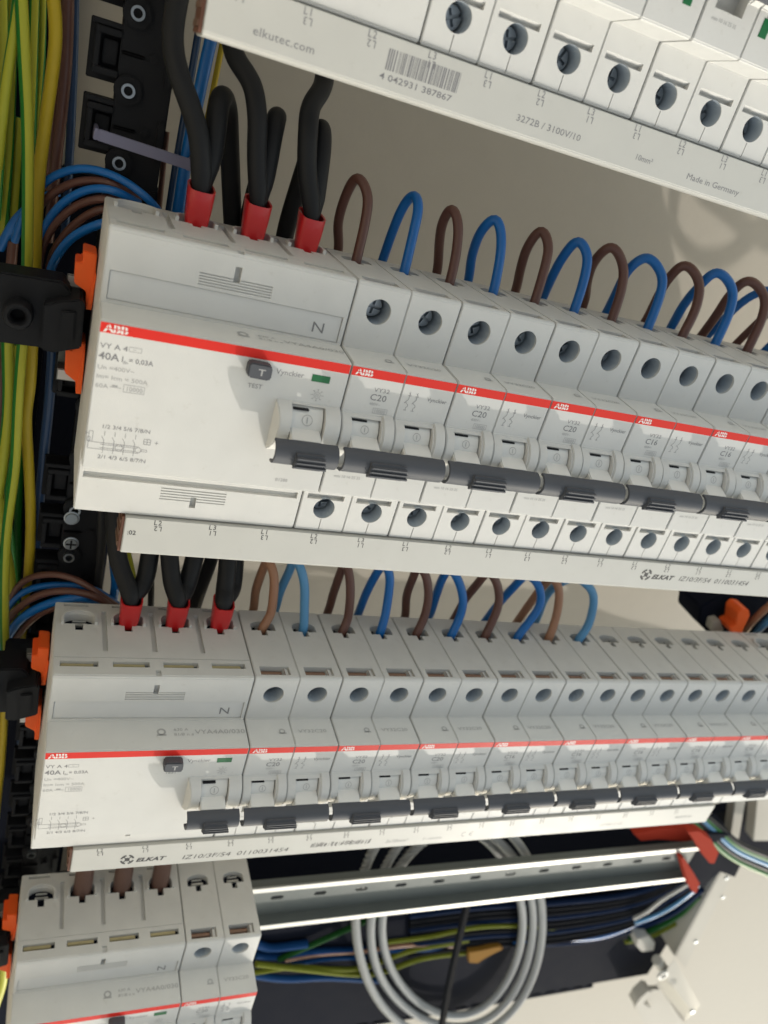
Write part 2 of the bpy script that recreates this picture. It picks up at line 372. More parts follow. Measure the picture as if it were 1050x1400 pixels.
ORD = ['first', 'second', 'third', 'fourth', 'fifth', 'sixth', 'seventh', 'eighth', 'ninth', 'tenth', 'eleventh', 'twelfth']
def breaker(row, i, kind, label, poles=2, group=None, flag=None):
    X0 = 70 + 35 * i; y0 = ROWY[row]
    t = thing('circuit_breaker', label, 'circuit breaker', (X0, y0, 0), group)
    for k in range(poles):
        ox = 17.5 * k
        h = put('pole_housing', PL if k == 0 else PR, t, (ox, 0, 0))
        put('toggle_guard', RIB, h)
        put('red_stripe', STRIPE, t, (ox - (.05 if k else 0), 0, 0))
        dr = put('toggle_drum', DRUM, t, (ox, 0, 0)); put('toggle_slot', SLOT, dr); put('toggle_lever', LEVER, t, (ox, 0, 0))
        d = put('toggle_marking', DMARK, t, (ox + 8.1, 3.1, 16.9)); d.rotation_euler[0] = math.radians(-22)
        for cy, wm in ((35.0, WELL_U), (-33.6, WELL_L)):
            wl = put('screw_well', wm, t, (ox + 8.75, cy, 0))
            s_ = put('terminal_screw', SCREW, t, (ox + 8.75, cy, 0)); s_.rotation_euler[2] = random.uniform(0, 3.1)
        put('terminal_clamp', CLAMPF, t, (ox, 0, 0)); put('wire_clamp', CLAMPB, t, (ox, 0, 0)); put('terminal_shade_plug', WELLD, t, (ox, 0, 0)); put('slot_shade_plug', SLOTD, t, (ox, 0, 0))
    if poles == 2:
        hb = put('handle_bar', BAR2, t, (.9, 0, 0)); put('finger_grip', TAB2, hb)
        put('rating_print', RATE[kind], t, (0, 0, NZ + .05)); put('circuit_diagram', DIAG, t, (0, 0, NZ + .05)); put('maker_print', MAKER, t, (0, 0, NZ + .05))
    else: put('handle_bar', BARS, t, (.9, 0, 0))
    if flag is not None: put('status_flag', SFLAG, t, (flag, 0, 0))
    put('logo_print', LOGO, t, (1.6, 19.1, NZ + .09))
    n = put('type_print', NOSETOP, t, (0, 22.2, 13.2)); n.rotation_euler[0] = math.radians(-86.8)
    put('lower_print', LOWP, t, (0, 0, NZ + .05))
    return t
# --- residual current device, 70 mm wide
def rcd_housing():
    bm = bmesh.new(); prism(bm, SP + LOW, .15, 69.8, 'x'); bevel(bm, .35, 42, 2)
    cs = []
    def C(fn): c = bmesh.new(); fn(c); cs.append(c)
    for k in range(4):
        cx = 8.6 + 17.45 * k
        C(lambda c: prism(c, dshape(cx, 5.2, -28.6, -34.8, 1.4, -24.9), 30, 50, 'y'))
        C(lambda c: prism(c, [(cx - 6.3, -4.2), (cx + 6.3, -4.2), (cx + 6.3, -7.2), (cx - 6.3, -7.2)], 38.5, 50, 'y'))
        C(lambda c: prism(c, [(cx - 5.6, -41.0), (cx + 3.4, -41.0), (cx + 3.4, -39.6), (cx - 5.6, -39.6)], 41.5, 50, 'y'))
    for k in range(1, 4): C(lambda c: prism(c, [(17.45 * k - .9, -37), (17.45 * k + .9, -37), (17.45 * k + .9, -13), (17.45 * k - .9, -13)], 41.8, 50, 'y'))
    C(lambda c: prism(c, [(-1, -9.4), (75, -9.4), (75, -9.0), (-1, -9.0)], 42.9, 50, 'y'))
    C(lambda c: prism(c, [(1.7, 31.7), (68.4, 31.3), (68.4, 23.2), (1.7, 23.7)], -.1, 5, 'z'))
    C(lambda c: box(c, 34.2, 36.1, 34.9, 39.4, -1.4, 5))
    C(lambda c: prism(c, [(34.2, .2), (36.1, .2), (36.1, -2.6), (34.2, -2.6)], 42.2, 50, 'y'))
    for k in range(5): C(lambda c: box(c, 24.8, 45.6, 32.5 + .78 * k, 32.85 + .78 * k, .3, 5))
    C(lambda c: prism(c, [(-28.5, 3), (-28.5, .0), (-29.6, -1.2), (-30.8, -1.2), (-30.8, 3)], 1.6, 68.4))
    for k in range(5): C(lambda c: box(c, 24.7, 45.2, -35.9 + .95 * k, -35.5 + .95 * k, -.25, 5))
    C(lambda c: box(c, 34.2, 36.1, -42.0 + 4, -34.2, -1.6, 5))
    return boolean(bm, cs, 'housing', ['shell'])
RH = rcd_housing()
def collar():
    bm = bmesh.new()
    prism(bm, [(y + (.9 if y > 0 else -.3), z - (.0 if z > 14.5 else .4)) for y, z in HUMP], 50.0, 69.75)
    fixn(bm)
    for v in bm.verts:
        if v.co.x < 51 and v.co.z > 16: v.co.x += (v.co.z - 15) * .26
    bevel(bm, .25, 40)
    c = bmesh.new(); box(c, 54.6, 64.9, -12, 7.4, 10, 30)
    return boolean(bm, [c], 'toggle_collar', ['shell'])
RC = collar()
RSTR = simple('red_stripe', lambda b: box(b, .4, 69.55, 18.6, 21.35, NZ - .1, NZ + .06), ['red'], 0, 0)
RPAN = simple('label_panel', lambda b: prism(b, [(1.9, 31.5), (68.2, 31.1), (68.2, 23.4), (1.9, 23.9)], -.5, .18, 'z'), ['panel'], .05)
RDRUM = simple('toggle_drum', lambda b: prism(b, circ(.8, 10.2, 7.4, 40), 55.0, 64.5), ['toggle'], 0, 30)
RLEV = simple('toggle_lever', lambda b: prism(b, [(1.4, 16.6), (.6, 18.7), (-1.05, 22.2), (-3.0, 22.2), (-4.6, 16.6)], 54.9, 64.2), ['toggle'], .35)
BTN = simple('test_button', lambda b: prism(b, [(39.6, 14.4), (40.2, 13.8), (45.8, 13.6), (46.4, 14.2), (46.3, 17.4), (45.7, 18.0), (40.3, 18.2), (39.6, 17.6)], NZ - 1, NZ + 3.3, 'z'), ['dark'], .35)
FLAG = simple('status_flag', lambda b: box(b, 58.9, 64.4, 14.7, 16.8, NZ - .4, NZ + .12), ['green'], .05)
RCL = simple('terminal_clamp', lambda b: box(b, 2.6, 13.4, 41.1, 42.4, -6.8, -5.3), ['brass'], .15)
def collar_rim(b):
    pts = dshape(8.6, 6.3, -28.2, -36.1, 6.2, -28.2)
    arch = [p for p in pts if p[1] < -28.0]
    outer = [(8.6 + 6.4 * math.cos(a), -31.6 - 4.9 * math.sin(a)) for a in [math.pi * k / 12 for k in range(13)]]
    inner = [(8.6 + 5.3 * math.cos(a), -31.6 - 3.6 * math.sin(a)) for a in [math.pi * k / 12 for k in range(13)]]
    prism(b, [(15.0, -28.2)] + outer + [(2.2, -28.2), (3.3, -28.2)] + inner[::-1] + [(13.9, -28.2)], 43.0, 44.5, 'y')
RIM = simple('terminal_rim', collar_rim, ['shell'], .12)
def rcd_print(b):
    T = lambda s_, h, x, y, **k: text_bm(b, s_, h, x, y, 0, **k)
    T('VY A 4', 1.5, .9, 14.4, sx=1.15); rect_bm(b, 8.2, 14.6, 11.4, 15.8, .12, 0, 1); T('~', 1.0, 9.2, 14.8, mi=1)
    T('40A', 2.0, .9, 11.4, bold=.02, sx=1.1); T('I', 1.7, 6.6, 11.4); T('\u0394n', .8, 7.1, 11.0); T('= 0,03A', 1.4, 8.5, 11.5, bold=.01)
    T('Un =400V~', 1.25, .9, 8.6, mi=1, sx=1.15); T('Im= Icm = 500A', 1.25, .9, 6.0, mi=1, sx=1.15)
    T('60A', 1.25, .9, 3.4, mi=1, sx=1.15); line_bm(b, 4.6, 4.0, 7.6, 4.0, .16, 0, 1); line_bm(b, 5.2, 4.4, 6.6, 4.4, .5, 0, 1)
    rect_bm(b, 8.2, 3.1, 13.6, 5.2, .14, 0, 1); T('10000', 1.3, 8.7, 3.5, mi=1)
    T('1/2 3/4 5/6 7/8/N', 1.2, 3.9, -8.2, sx=1.12); T('2/1 4/3 6/5 8/7/N', 1.2, 3.9, -17.4, sx=1.12)
    for k in range(4):
        cx = 5.0 + 2.75 * k
        line_bm(b, cx, -9.0, cx, -10.4, .12, 0); line_bm(b, cx - .7, -10.6, cx, -11.8, .12, 0); line_bm(b, cx, -11.8, cx, -15.6, .12, 0)
    for yy in (-12.6, -14.6): line_bm(b, 1.0, yy, 14.5, yy, .11, 0)
    ring_bm(b, 9.2, -13.6, 1.0, .11, 0, n=12)
    line_bm(b, 4.2, -13.1, 13.8, -13.1, .1, 0); line_bm(b, 4.2, -14.1, 13.8, -14.1, .1, 0); ring_bm(b, 14.4, -13.6, .8, .12, 0, n=14); rect_bm(b, 15.2, -13.9, 16.8, -13.3, .1, 0)
    line_bm(b, 1.0, -14.6, 1.0, -9.4, .11, 0); line_bm(b, 1.0, -9.4, 2.0, -9.4, .11, 0); line_bm(b, 2.0, -9.4, 2.0, -12.6, .11, 0); rect_bm(b, .6, -12.4, 1.4, -11.2, .11, 0); line_bm(b, .2, -10.6, .2, -9.6, .11, 0); line_bm(b, .2, -10.1, 1.0, -10.1, .11, 0)
    rect_bm(b, 15.6, -11.6, 17.4, -10.0, .12, 0); line_bm(b, 16.5, -11.6, 16.5, -10.0, .1, 0); line_bm(b, 15.6, -10.8, 17.4, -10.8, .1, 0); line_bm(b, 18.6, -10.8, 19.6, -10.8, .12, 0); line_bm(b, 19.1, -11.3, 19.1, -10.3, .12, 0)
    T('TEST', 1.35, 41.0, 9.9, sx=1.05); T('Vynckier', 1.6, 48.2, 15.2, sx=1.05)
    ring_bm(b, 61.7, 10.7, .95, .14, 0, n=16, mi=1); T('25', .9, 61.0, 10.3, mi=1)
    for k in range(8):
        a = math.pi / 4 * k; line_bm(b, 61.7 + 1.2 * math.cos(a), 10.7 + 1.2 * math.sin(a), 61.7 + 1.75 * math.cos(a), 10.7 + 1.75 * math.sin(a), .2, 0, 1); c_, s_ = 61.7 + 1.75 * math.cos(a), 10.7 + 1.75 * math.sin(a); line_bm(b, c_ - .25, s_, c_ + .25, s_, .2, 0, 1)
    T('B1288', 1.1, 55.3, -18.4, mi=1)
RPR = flatmesh('rating_print', rcd_print, ['ink', 'inkl'])
TBT = flatmesh('button_letter', lambda b: text_bm(b, 'T', 1.9, 42.4, 14.9, 0, sx=1.3, bold=.02), ['inkl'])
NPR = flatmesh('terminal_letter', lambda b: text_bm(b, 'N', 3.2, 59.4, 25.3, .1, sx=1.25), ['ink'])
INPR = flatmesh('terminal_letter', lambda b: text_bm(b, 'I  N', 1.2, 61.2, -29.6, -1.5, sx=1.2), ['ink'])
RNT = flatmesh('type_print', lambda b: (ring_bm(b, 38.6, 6.8, 1.3, .7, 0, n=12), line_bm(b, 36.9, 5.3, 40.3, 5.3, .6, 0), text_bm(b, '630 A', 1.3, 43, 7.2, 0, sx=1.2), text_bm(b, '81/8 n a', 1.3, 43, 4.9, 0, sx=1.2), text_bm(b, 'VYA4A0/030', 2.1, 50.6, 5.6, 0, sx=1.2)), ['inkl'])
RLOGO = flatmesh('logo_print', lambda b: abb(b, 0, 0, 1.95), ['white', 'red'])
def rcd(row, label, group, x0=0):
    t = thing('residual_current_device', label, 'circuit breaker', (x0, ROWY[row], 0), group)
    put('housing', RH, t); put('toggle_collar', RC, t); put('red_stripe', RSTR, t); put('label_panel', RPAN, t)
    dr = put('toggle_drum', RDRUM, t); put('toggle_slot', SLOT, dr, (51.3, .9, .35)); put('toggle_lever', RLEV, t)
    d = put('toggle_marking', DMARK, t, (59.7, 3.6, 17.2)); d.rotation_euler[0] = math.radians(-22); d.scale = (1.25, 1.25, 1)
    hb = put('handle_bar', BAR1, t, (50.0, 0, 0)); put('finger_grip', TAB1, hb)
    bt = put('test_button', BTN, t); put('button_letter', TBT, bt, (0, 0, NZ + 3.33)); put('status_flag', FLAG, t)
    for k in range(4):
        put('terminal_clamp', RCL, t, (17.45 * k, 0, 0)); put('terminal_rim', RIM, t, (17.45 * k, 0, 0)); put('wire_clamp', CLAMPB, t, (17.45 * k, 0, 0)); put('terminal_shade_plug', RWELLD, t, (17.45 * k, 0, 0)); put('slot_shade_plug', RSLOTD, t, (17.45 * k, 0, 0))
    put('rating_print', RPR, t, (0, 0, NZ + .05)); put('terminal_letter', NPR, t, (0, 0, .14)); put('terminal_letter', INPR, t)
    put('logo_print', RLOGO, t, (1.4, 19.0, NZ + .09))
    n = put('type_print', RNT, t, (0, 22.2, 13.2)); n.rotation_euler[0] = math.radians(-86.8)
    return t
GR = 'wide residual current devices at the left end of each row'
GB = {'top': 'two-pole breakers in the cut-off top row', 'upper': 'two-pole breakers in the upper full row', 'lower': 'two-pole breakers in the lower full row'}
rcd('top', 'wide residual current device of the cut-off top row, behind the busbar end', GR)
rcd('upper', 'largest residual current device, upper full row, its TEST button in sunlight', GR)
rcd('lower', 'wide residual current device of the lower full row, four top terminals showing', GR)
rcd('bottom', 'wide residual current device cut by the bottom edge, brown sleeves in its terminals', GR)
for i in range(5):
    breaker('top', i, 'C16', f'two-pole breaker, {ORD[i]} from the left in the cut-off top row', group=GB['top'], flag={1: 28.0, 2: 20.2, 3: 12.5}.get(i))
for i in range(10):
    kd = 'C20' if i < 3 else 'C16'
    breaker('upper', i, kd, f'two-pole breaker marked {kd}, {ORD[i]} after the wide device, upper full row', group=GB['upper'])
for i in range(7):
    breaker('lower', i, 'C20' if i < 3 else 'C16', f'two-pole breaker, {ORD[i]} after the wide device, lower full row', group=GB['lower'])
breaker('lower', 7, 'C16', 'last two-pole breaker of the lower full row, cut by the right edge', group=GB['lower'])
rcd('lower', 'second wide device of the lower full row, only its top grooves at the right edge', GR, 350)
breaker('bottom', 0, 'C20', 'lone two-pole breaker at the bottom, right of the cut-off wide device, beside the bare rail')

# ------------------------------------------------------------------ busbars
def flip_label(b, a, c, x, mi=0, h=1.8):
    text_bm(b, a, h, x - 1.4, -44.75, 0, spacing=1.25, sx=.9, bold=.008, mi=mi); text_bm(b, c, h, x + 1.4, -45.2, 0, spacing=1.25, sx=.9, bold=.008, rot=math.pi, mi=mi)
def elkat(b, x, y):
    for k in range(4): ring_bm(b, x, y, 2.35, .85, 0, 12 + 90 * k, 78 + 90 * k, 6)
    disc_bm(b, x, y, 1.0, 0)
    for k in range(4):
        a = math.radians(45 + 90 * k); line_bm(b, x + 1.0 * math.cos(a), y + 1.0 * math.sin(a), x + 2.0 * math.cos(a), y + 2.0 * math.sin(a), .5, .002)
    text_bm(b, 'ELKAT', 2.1, x + 3.4, y - 1.7, 0, bold=.06, shear=.3, sx=1.32)
def busbar(row, x1, label, prt, fx):
    t = thing('comb_busbar', label, 'busbar', (0, ROWY[row], 0))
    def body(b):
        prism(b, [(-42.7, 1.1), (-55.3, 1.1), (-56.1, .4), (-56.3, -.6), (-56.3, -11.5), (-42.7, -11.5)], 15.5, x1)
    put('cover', simple('cover', body, ['bar'], .25), t)
    put('end_edge', simple('end_edge', lambda b: box(b, 14.6, 15.5, -55.8, -43.2, -10.8, .2), ['tape'], .1), t)
    def strips(b):
        for k in range(3): box(b, 14.2, 15.6, -54.5 + 4 * k, -53 + 4 * k, -9.5, -1)
    put('copper_bar', simple('copper_bar', strips, ['copper'], 0, 0), t)
    def pins(b):
        n = int((x1 - 20) / 17.5)
        for k in range(n): box(b, 24.6 + 17.5 * k, 28 + 17.5 * k, -43, -41, -9, -7)
    put('pin_row', simple('pin_row', pins, ['copper'], 0, 0), t)
    put('bar_print', flatmesh('bar_print', prt, ['inkd', 'ink']), t, (0, 0, 1.14))
    return t
trip = [('L2', 'L2'), ('L3', 'L1'), ('L1', 'L3')]
def labels_from(b, x0, n, mi, dx=17.35):
    for k in range(n): flip_label(b, *trip[k % 3], x0 + dx * k, mi)
def prt_up(b):
    labels_from(b, 25.6, 18, 0); text_bm(b, ':02', 1.6, 16.6, -48.9, 0, bold=.02)
    elkat(b, 224.5, -48.9); text_bm(b, 'IZ10/3F/54  0110031454', 2.4, 242.5, -50.6, 0, shear=.22, sx=1.2)
def prt_lo(b):
    labels_from(b, 25.6, 18, 0); elkat(b, 36.6, -50.4); text_bm(b, 'IZ10/3F/54  0110031454', 2.5, 58.4, -52.8, 0, shear=.22, sx=1.32)
    random.seed(3)
    for k in range(46):
        x = 114.5 + k * .62
        if random.random() < .8: line_bm(b, x, -51.6 + random.uniform(-.3, .5), x + .35, -49.0 + random.uniform(-.7, .3), random.choice((.16, .3, .42)), 0)
    text_bm(b, '3x10mm\u00b2', 2.1, 150.6, -52.4, 0, shear=.2, mi=1); text_bm(b, '1~ mm/cm', 1.7, 169.4, -52.2, 0, shear=.2, mi=1)
    ring_bm(b, 191.6, -50.4, 1.3, .35, 0, 70, 290, 12, 1); ring_bm(b, 195.8, -50.4, 1.3, .35, 0, 70, 290, 12, 1); line_bm(b, 194.6, -50.4, 196, -50.4, .35, 0, 1)
    text_bm(b, 'LISTED C US', 1.6, 272, -52, 0, mi=1, sx=1.2); text_bm(b, 'MADE IN EU', 1.5, 322, -50.4, 0, mi=1, bold=.03)
def prt_top(b):
    labels_from(b, 22.6 - 17.2, 13, 1, 17.2)
    for k in range(1): pass
    text_bm(b, 'elkutec.com', 2.0, 27.2, -52.6, 0, mi=1, sx=1.12, spacing=1.05)
    random.seed(5); x = 62.4
    while x < 83.6:
        w_ = random.choice((.14, .26, .4)); line_bm(b, x, -50.6 + .0, x, -45.6, w_, 0, 1); x += w_ + random.choice((.16, .24, .4))
    text_bm(b, '4 042931 387867', 1.6, 61.2, -53.0, 0, mi=1, sx=1.36, bold=.01)
    text_bm(b, '3272B / 3100V/10', 1.8, 103.0, -52.2, 0, mi=1, sx=1.22); text_bm(b, '10mm\u00b2', 1.7, 145.3, -52.0, 0, mi=1); text_bm(b, 'Made in Germany', 1.8, 166, -52.6, 0, mi=1, sx=1.22)
busbar('top', 330, 'white comb busbar printed elkutec.com with a barcode, slanting across the top', prt_top, 0)
busbar('upper', 347, 'white ELKAT comb busbar along the underside of the upper full row of breakers', prt_up, 0)
busbar('lower', 347, 'white ELKAT busbar under the lower full row, right end above the bare rail', prt_lo, 0)

# ------------------------------------------------------------------ rails
def rail(row, label):
    t = thing('mounting_rail', label, 'mounting rail', (-8, ROWY[row], -42.4))
    zf = -42.4
    prof = [(17.5, zf), (13.6, zf), (13.6, zf - 6.5), (-13.6, zf - 6.5), (-13.6, zf), (-17.5, zf), (-17.5, zf - 1.1), (-14.6, zf - 1.1), (-14.6, zf - 7.6), (14.6, zf - 7.6), (14.6, zf - 1.1), (17.5, zf - 1.1)]
    bm = bmesh.new(); prism(bm, prof, 0, 441); cs = []
    for k in range(17):
        c = bmesh.new(); cx = 14 + 25.2 * k
        prism(c, circ(cx + 2.2, 0, 1.5, 10, -math.pi / 2, math.pi / 2, True) + circ(cx - 2.2, 0, 1.5, 10, math.pi / 2, 3 * math.pi / 2, True), zf - 12, zf - 3, 'z'); cs.append(c)
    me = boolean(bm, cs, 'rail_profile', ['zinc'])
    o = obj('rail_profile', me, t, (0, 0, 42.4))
    for ya, yb in ((13.7, 17.6), (-17.6, -13.7)): put('rail_lip', simple('rail_lip', lambda b: box(b, 0, 441, ya, yb, -1.15, .05), ['glintzinc'], .35), t)
    return t
for r_, l_ in (('top', 'steel mounting rail behind the cut-off top row of breakers'), ('upper', 'steel mounting rail hidden behind the upper full row'), ('lower', 'steel mounting rail behind the lower full row, end at the right'), ('bottom', 'bare galvanised mounting rail running right from the lone bottom breaker')):
    rail(r_, l_)

# ------------------------------------------------------------------ wire loops behind the breakers
WN = {'brown': 'brown', 'blue': 'blue', 'lbrown': 'pale brown', 'lblue': 'pale blue'}
def loop_wire(row, i, colour, px, rear, name_lab, top_z=-40, wpx=13):
    """px: photo points of the front leg from the terminal up; rear: points down behind the row"""
    X = 78.75 + 17.5 * i; y0 = ROWY[row]
    pts = [Vector((X, y0 + 36, -31.2)), Vector((X, y0 + 43.5, -31.0))]
    n = len(px) + len(rear); zs = [-31 - 9 * (k + 1) / len(px) for k in range(len(px))]
    for p, z in zip(px, zs): pts.append(at(*p, z))
    for k, p in enumerate(rear): pts.append(at(*p, -40 - 11 * (k + 1) / len(rear)))
    for q in pts[3:]: q += Vector((random.uniform(-.5, .5), random.uniform(-.4, .4), random.uniform(-.8, .8)))
    e = pts[-1].copy(); pts.append(Vector((e.x + (e.x - pts[-2].x) * .3, e.y - 13, -55)))
    pts.append(Vector((e.x, e.y - 26, -62)))
    o = tube('loop_wire', pts, pxr(pts[2], wpx), [colour], step=1.3, seg=14, smooth=6)
    return tag(o, name_lab, 'wire', f'wire loops on top of the {row} full row')
UP = [('brown', [(500, 300), (501, 264), (490, 240)], [(473, 264), (464, 305), (462, 342)]),
      ('blue', [(566, 315), (573, 282), (567, 263)], [(553, 282), (538, 315), (524, 357)]),
      ('brown', [(624, 345), (627, 305), (615, 282)], [(603, 303), (599, 335), (599, 372)]),
      ('blue', [(684, 350), (687, 318), (676, 295)], [(656, 316), (645, 350), (640, 385)]),
      ('brown', [(745, 365), (750, 335), (740, 313)], [(722, 338), (711, 370), (706, 397)]),
      ('blue', [(799, 380), (801, 349), (789, 326)], [(767, 354), (753, 385), (745, 405)]),
      ('brown', [(850, 395), (855, 362), (836, 337)], [(814, 358), (803, 385), (800, 412)]),
      ('blue', [(902, 405), (906, 375), (886, 351)], [(860, 368), (843, 396), (829, 428)]),
      ('brown', [(952, 420), (956, 385), (937, 361)], [(915, 382), (897, 408), (881, 437)]),
      ('blue', [(998, 425), (1001, 393), (980, 372)], [(952, 394), (935, 418), (919, 447)]),
      ('brown', [(1043, 432), (1046, 402), (1024, 384)], [(1000, 405), (978, 430), (958, 457)])]
for i, (c, a, b) in enumerate(UP):
    loop_wire('upper', i, c, a, b, f'{WN[c]} wire loop on the upper full row, {ORD[i]} loop from the left', wpx=14 - .12 * i)
# further loops of the same row, carried on at the same pitch to the end of the row
base_pts = None
for i in range(11, 16):
    c = 'blue' if i % 2 else 'brown'; X = 78.75 + 17.5 * i
    pts = [(X, 36, -31), (X, 43.5, -31), (X - .5, 55, -33), (X - 3, 64, -37), (X - 9, 68, -41), (X - 15, 62, -46), (X - 19, 48, -51), (X - 21, 34, -56), (X - 22, 18, -62)]
    o = tube('loop_wire', pts, 1.75, [c], seg=12)
    tag(o, f'{c} wire loop at the far right of the upper row, {ORD[i - 11]} past the frame edge', 'wire', 'wire loops on top of the upper full row')
LO = [('lbrown', [(370, 842), (376, 805), (374, 783), (366, 765)], [(361, 776), (351, 805), (346, 833)]),
      ('lblue', [(416, 835), (417, 800), (412, 776), (404, 764)], [(395, 780), (383, 808), (376, 833)]),
      ('brown', [(475, 850), (478, 815), (478, 785), (473, 768)], [(466, 782), (455, 808), (449, 835)]),
      ('blue', [(526, 845), (532, 820), (534, 788), (526, 770)], [(515, 786), (499, 812), (489, 839)]),
      ('brown', [(578, 850), (585, 820), (582, 789), (573, 772)], [(564, 788), (557, 815), (554, 842)]),
      ('blue', [(626, 850), (632, 822), (627, 793), (616, 776)], [(605, 791), (596, 815), (589, 840)]),
      ('brown', [(673, 850), (682, 825), (680, 797), (667, 780)], [(652, 795), (635, 820), (621, 846)]),
      ('blue', [(722, 852), (738, 825), (735, 800), (722, 786)], [(705, 799), (684, 823), (665, 848)]),
      ('lbrown', [(758, 852), (765, 828), (764, 803), (755, 790)], [(744, 802), (724, 825), (708, 849)]),
      ('lblue', [(803, 858), (812, 832), (809, 806), (788, 790)], [(762, 800), (745, 817), (733, 848)])]
for i, (c, a, b) in enumerate(LO):
    loop_wire('lower', i, c, a, b, f'{WN[c]} wire on top of the lower full row, {ORD[i]} from the left', wpx=12.5 - .12 * i)

# ------------------------------------------------------------------ twin black cables in red collars
def collar_mesh():
    def f(b):
        secs = [(41.2, 3.3, 2.9, 0), (44.6, 3.6, 3.4, 0), (48.5, 3.85, 3.9, 0), (53.8, 4.1, 4.7, -.7)]
        rings = []
        for y, a, c, dz in secs:
            r = []
            for k in range(16):
                t = 2 * math.pi * k / 16; ct, st = math.cos(t), math.sin(t)
                e = .5; r.append(b.verts.new((a * math.copysign(abs(ct) ** e, ct), y + (1.0 * (st if y > 53 else 0)) * -1.0, dz + c * math.copysign(abs(st) ** e, st))))
            rings.append(r)
        r = []
        for v in rings[-1]: r.append(b.verts.new((v.co.x * .86, v.co.y - .1, (v.co.z + .6) * .86 - .6)))
        rings.append(r); r = [b.verts.new((v.co.x, v.co.y - 6, v.co.z)) for v in r]; rings.append(r)
        for p, q in zip(rings, rings[1:]):
            for k in range(16): b.faces.new((p[k], p[(k + 1) % 16], q[(k + 1) % 16], q[k]))
        b.faces.new(rings[0][::-1]); b.faces.new(rings[-1])
    return simple('red_collar', f, ['ferrule'], 0, 50)
COLLAR = collar_mesh()
PIN = simple('crimped_tip', lambda b: box(b, -2.2, 2.2, 33, 42, -2.0, 2.0), ['copper'], .3)
def twin(row, k, front, back, label, wpx=30):
    X = 26.2 + 17.45 * k; y0 = ROWY[row]
    t = thing('twin_cable_ferrule', label, 'cable', (X, y0, -31.3), f'red collared black cables feeding the {row} full row')
    put('red_collar', COLLAR, t); put('crimped_tip', PIN, t)
    def mk(pxs, dz, dx):
        pts = [Vector((X + dx, y0 + 48.5, -31.6 + dz)), Vector((X + dx, y0 + 54, -31.5 + dz))]
        for (x, y, z) in pxs: pts.append(at(x, y, z))
        bm = bmesh.new(); R0 = pxr(pts[2], wpx); tube_bm(bm, [p - Vector((X, y0, -31.3)) for p in pts], lambda u: R0 * (.62 + .38 * min(1, u / .12)), seg=18, step=1.5); fixn(bm)
        obj('cable', tomesh(bm, 'cable', ['cable'], 60), t)
    mk(front, .6, -.3); mk(back, -2.2, .6)
twin('upper', 0, [(273, 195, -32), (262, 150, -34), (243, 98, -36), (236, 60, -38), (238, 25, -40), (246, -20, -42), (250, -60, -45)],
     [(291, 205, -36), (298, 150, -40), (304, 131, -45), (311, 150, -52), (314, 205, -58), (318, 300, -62), (322, 360, -66)], 'twin black cable in a red collar, leftmost of three, upper full row', 29)
twin('upper', 1, [(351, 215, -33), (352, 160, -35), (345, 115, -38), (330, 92, -41), (320, 74, -44), (314, 40, -50), (310, -10, -56)],
     [(364, 235, -36), (374, 180, -40), (379, 158, -45), (374, 180, -50), (355, 240, -54), (340, 300, -58), (335, 350, -62)], 'twin black cable in a red collar, middle one of three, upper full row', 27)
twin('upper', 2, [(420, 235, -33), (421, 180, -35), (425, 145, -39), (440, 122, -44), (445, 95, -50), (446, 50, -58), (450, 0, -64)],
     [(434, 250, -36), (440, 200, -40), (439, 175, -45), (430, 190, -50), (410, 250, -54), (392, 310, -58), (385, 350, -62)], 'twin black cable in a red collar, rightmost of three, upper full row', 27)
twin('lower', 0, [(174, 800, -35), (163, 770, -40), (158, 735, -45), (156, 690, -52), (155, 640, -58)], [(196, 800, -38), (203, 770, -42), (208, 735, -48), (212, 690, -54)], 'twin black cable in a red collar, leftmost of three, lower full row', 25)
twin('lower', 1, [(236, 800, -35), (232, 765, -40), (230, 730, -46), (230, 680, -54)], [(254, 805, -38), (264, 770, -42), (272, 735, -48), (280, 690, -54)], 'twin black cable in a red collar, middle one of three, lower full row', 25)
twin('lower', 2, [(307, 810, -35), (311, 775, -40), (312, 735, -46), (312, 680, -54)], [(317, 806, -40), (321, 770, -46), (322, 735, -52), (320, 680, -58)], 'twin black cable in a red collar, rightmost of three, lower full row', 25)
LUG = simple('lug_sleeve', lambda b: tube_bm(b, [(0, 36, 0), (0, 44, 0), (0, 50, -1), (0, 60, -3)], 4.1, seg=16), ['lug'], 0, 60)
for k in range(3):
    X = 26.2 + 17.45 * k; y0 = ROWY['bottom']
    t = thing('lugged_cable', f'brown sleeved cable in the bottom wide device, {["leftmost", "middle", "rightmost"][k]} of three', 'cable', (X, y0, -32.5), 'brown sleeved cables in the bottom device')
    put('lug_sleeve', LUG, t)
    bm = bmesh.new(); tube_bm(bm, [(0, 52, -1.4), (0, 64, -4), (1, 76, -10), (2, 92, -20), (2, 115, -26)], 3.9, seg=16); fixn(bm)
    obj('cable', tomesh(bm, 'cable', ['cable'], 60), t)

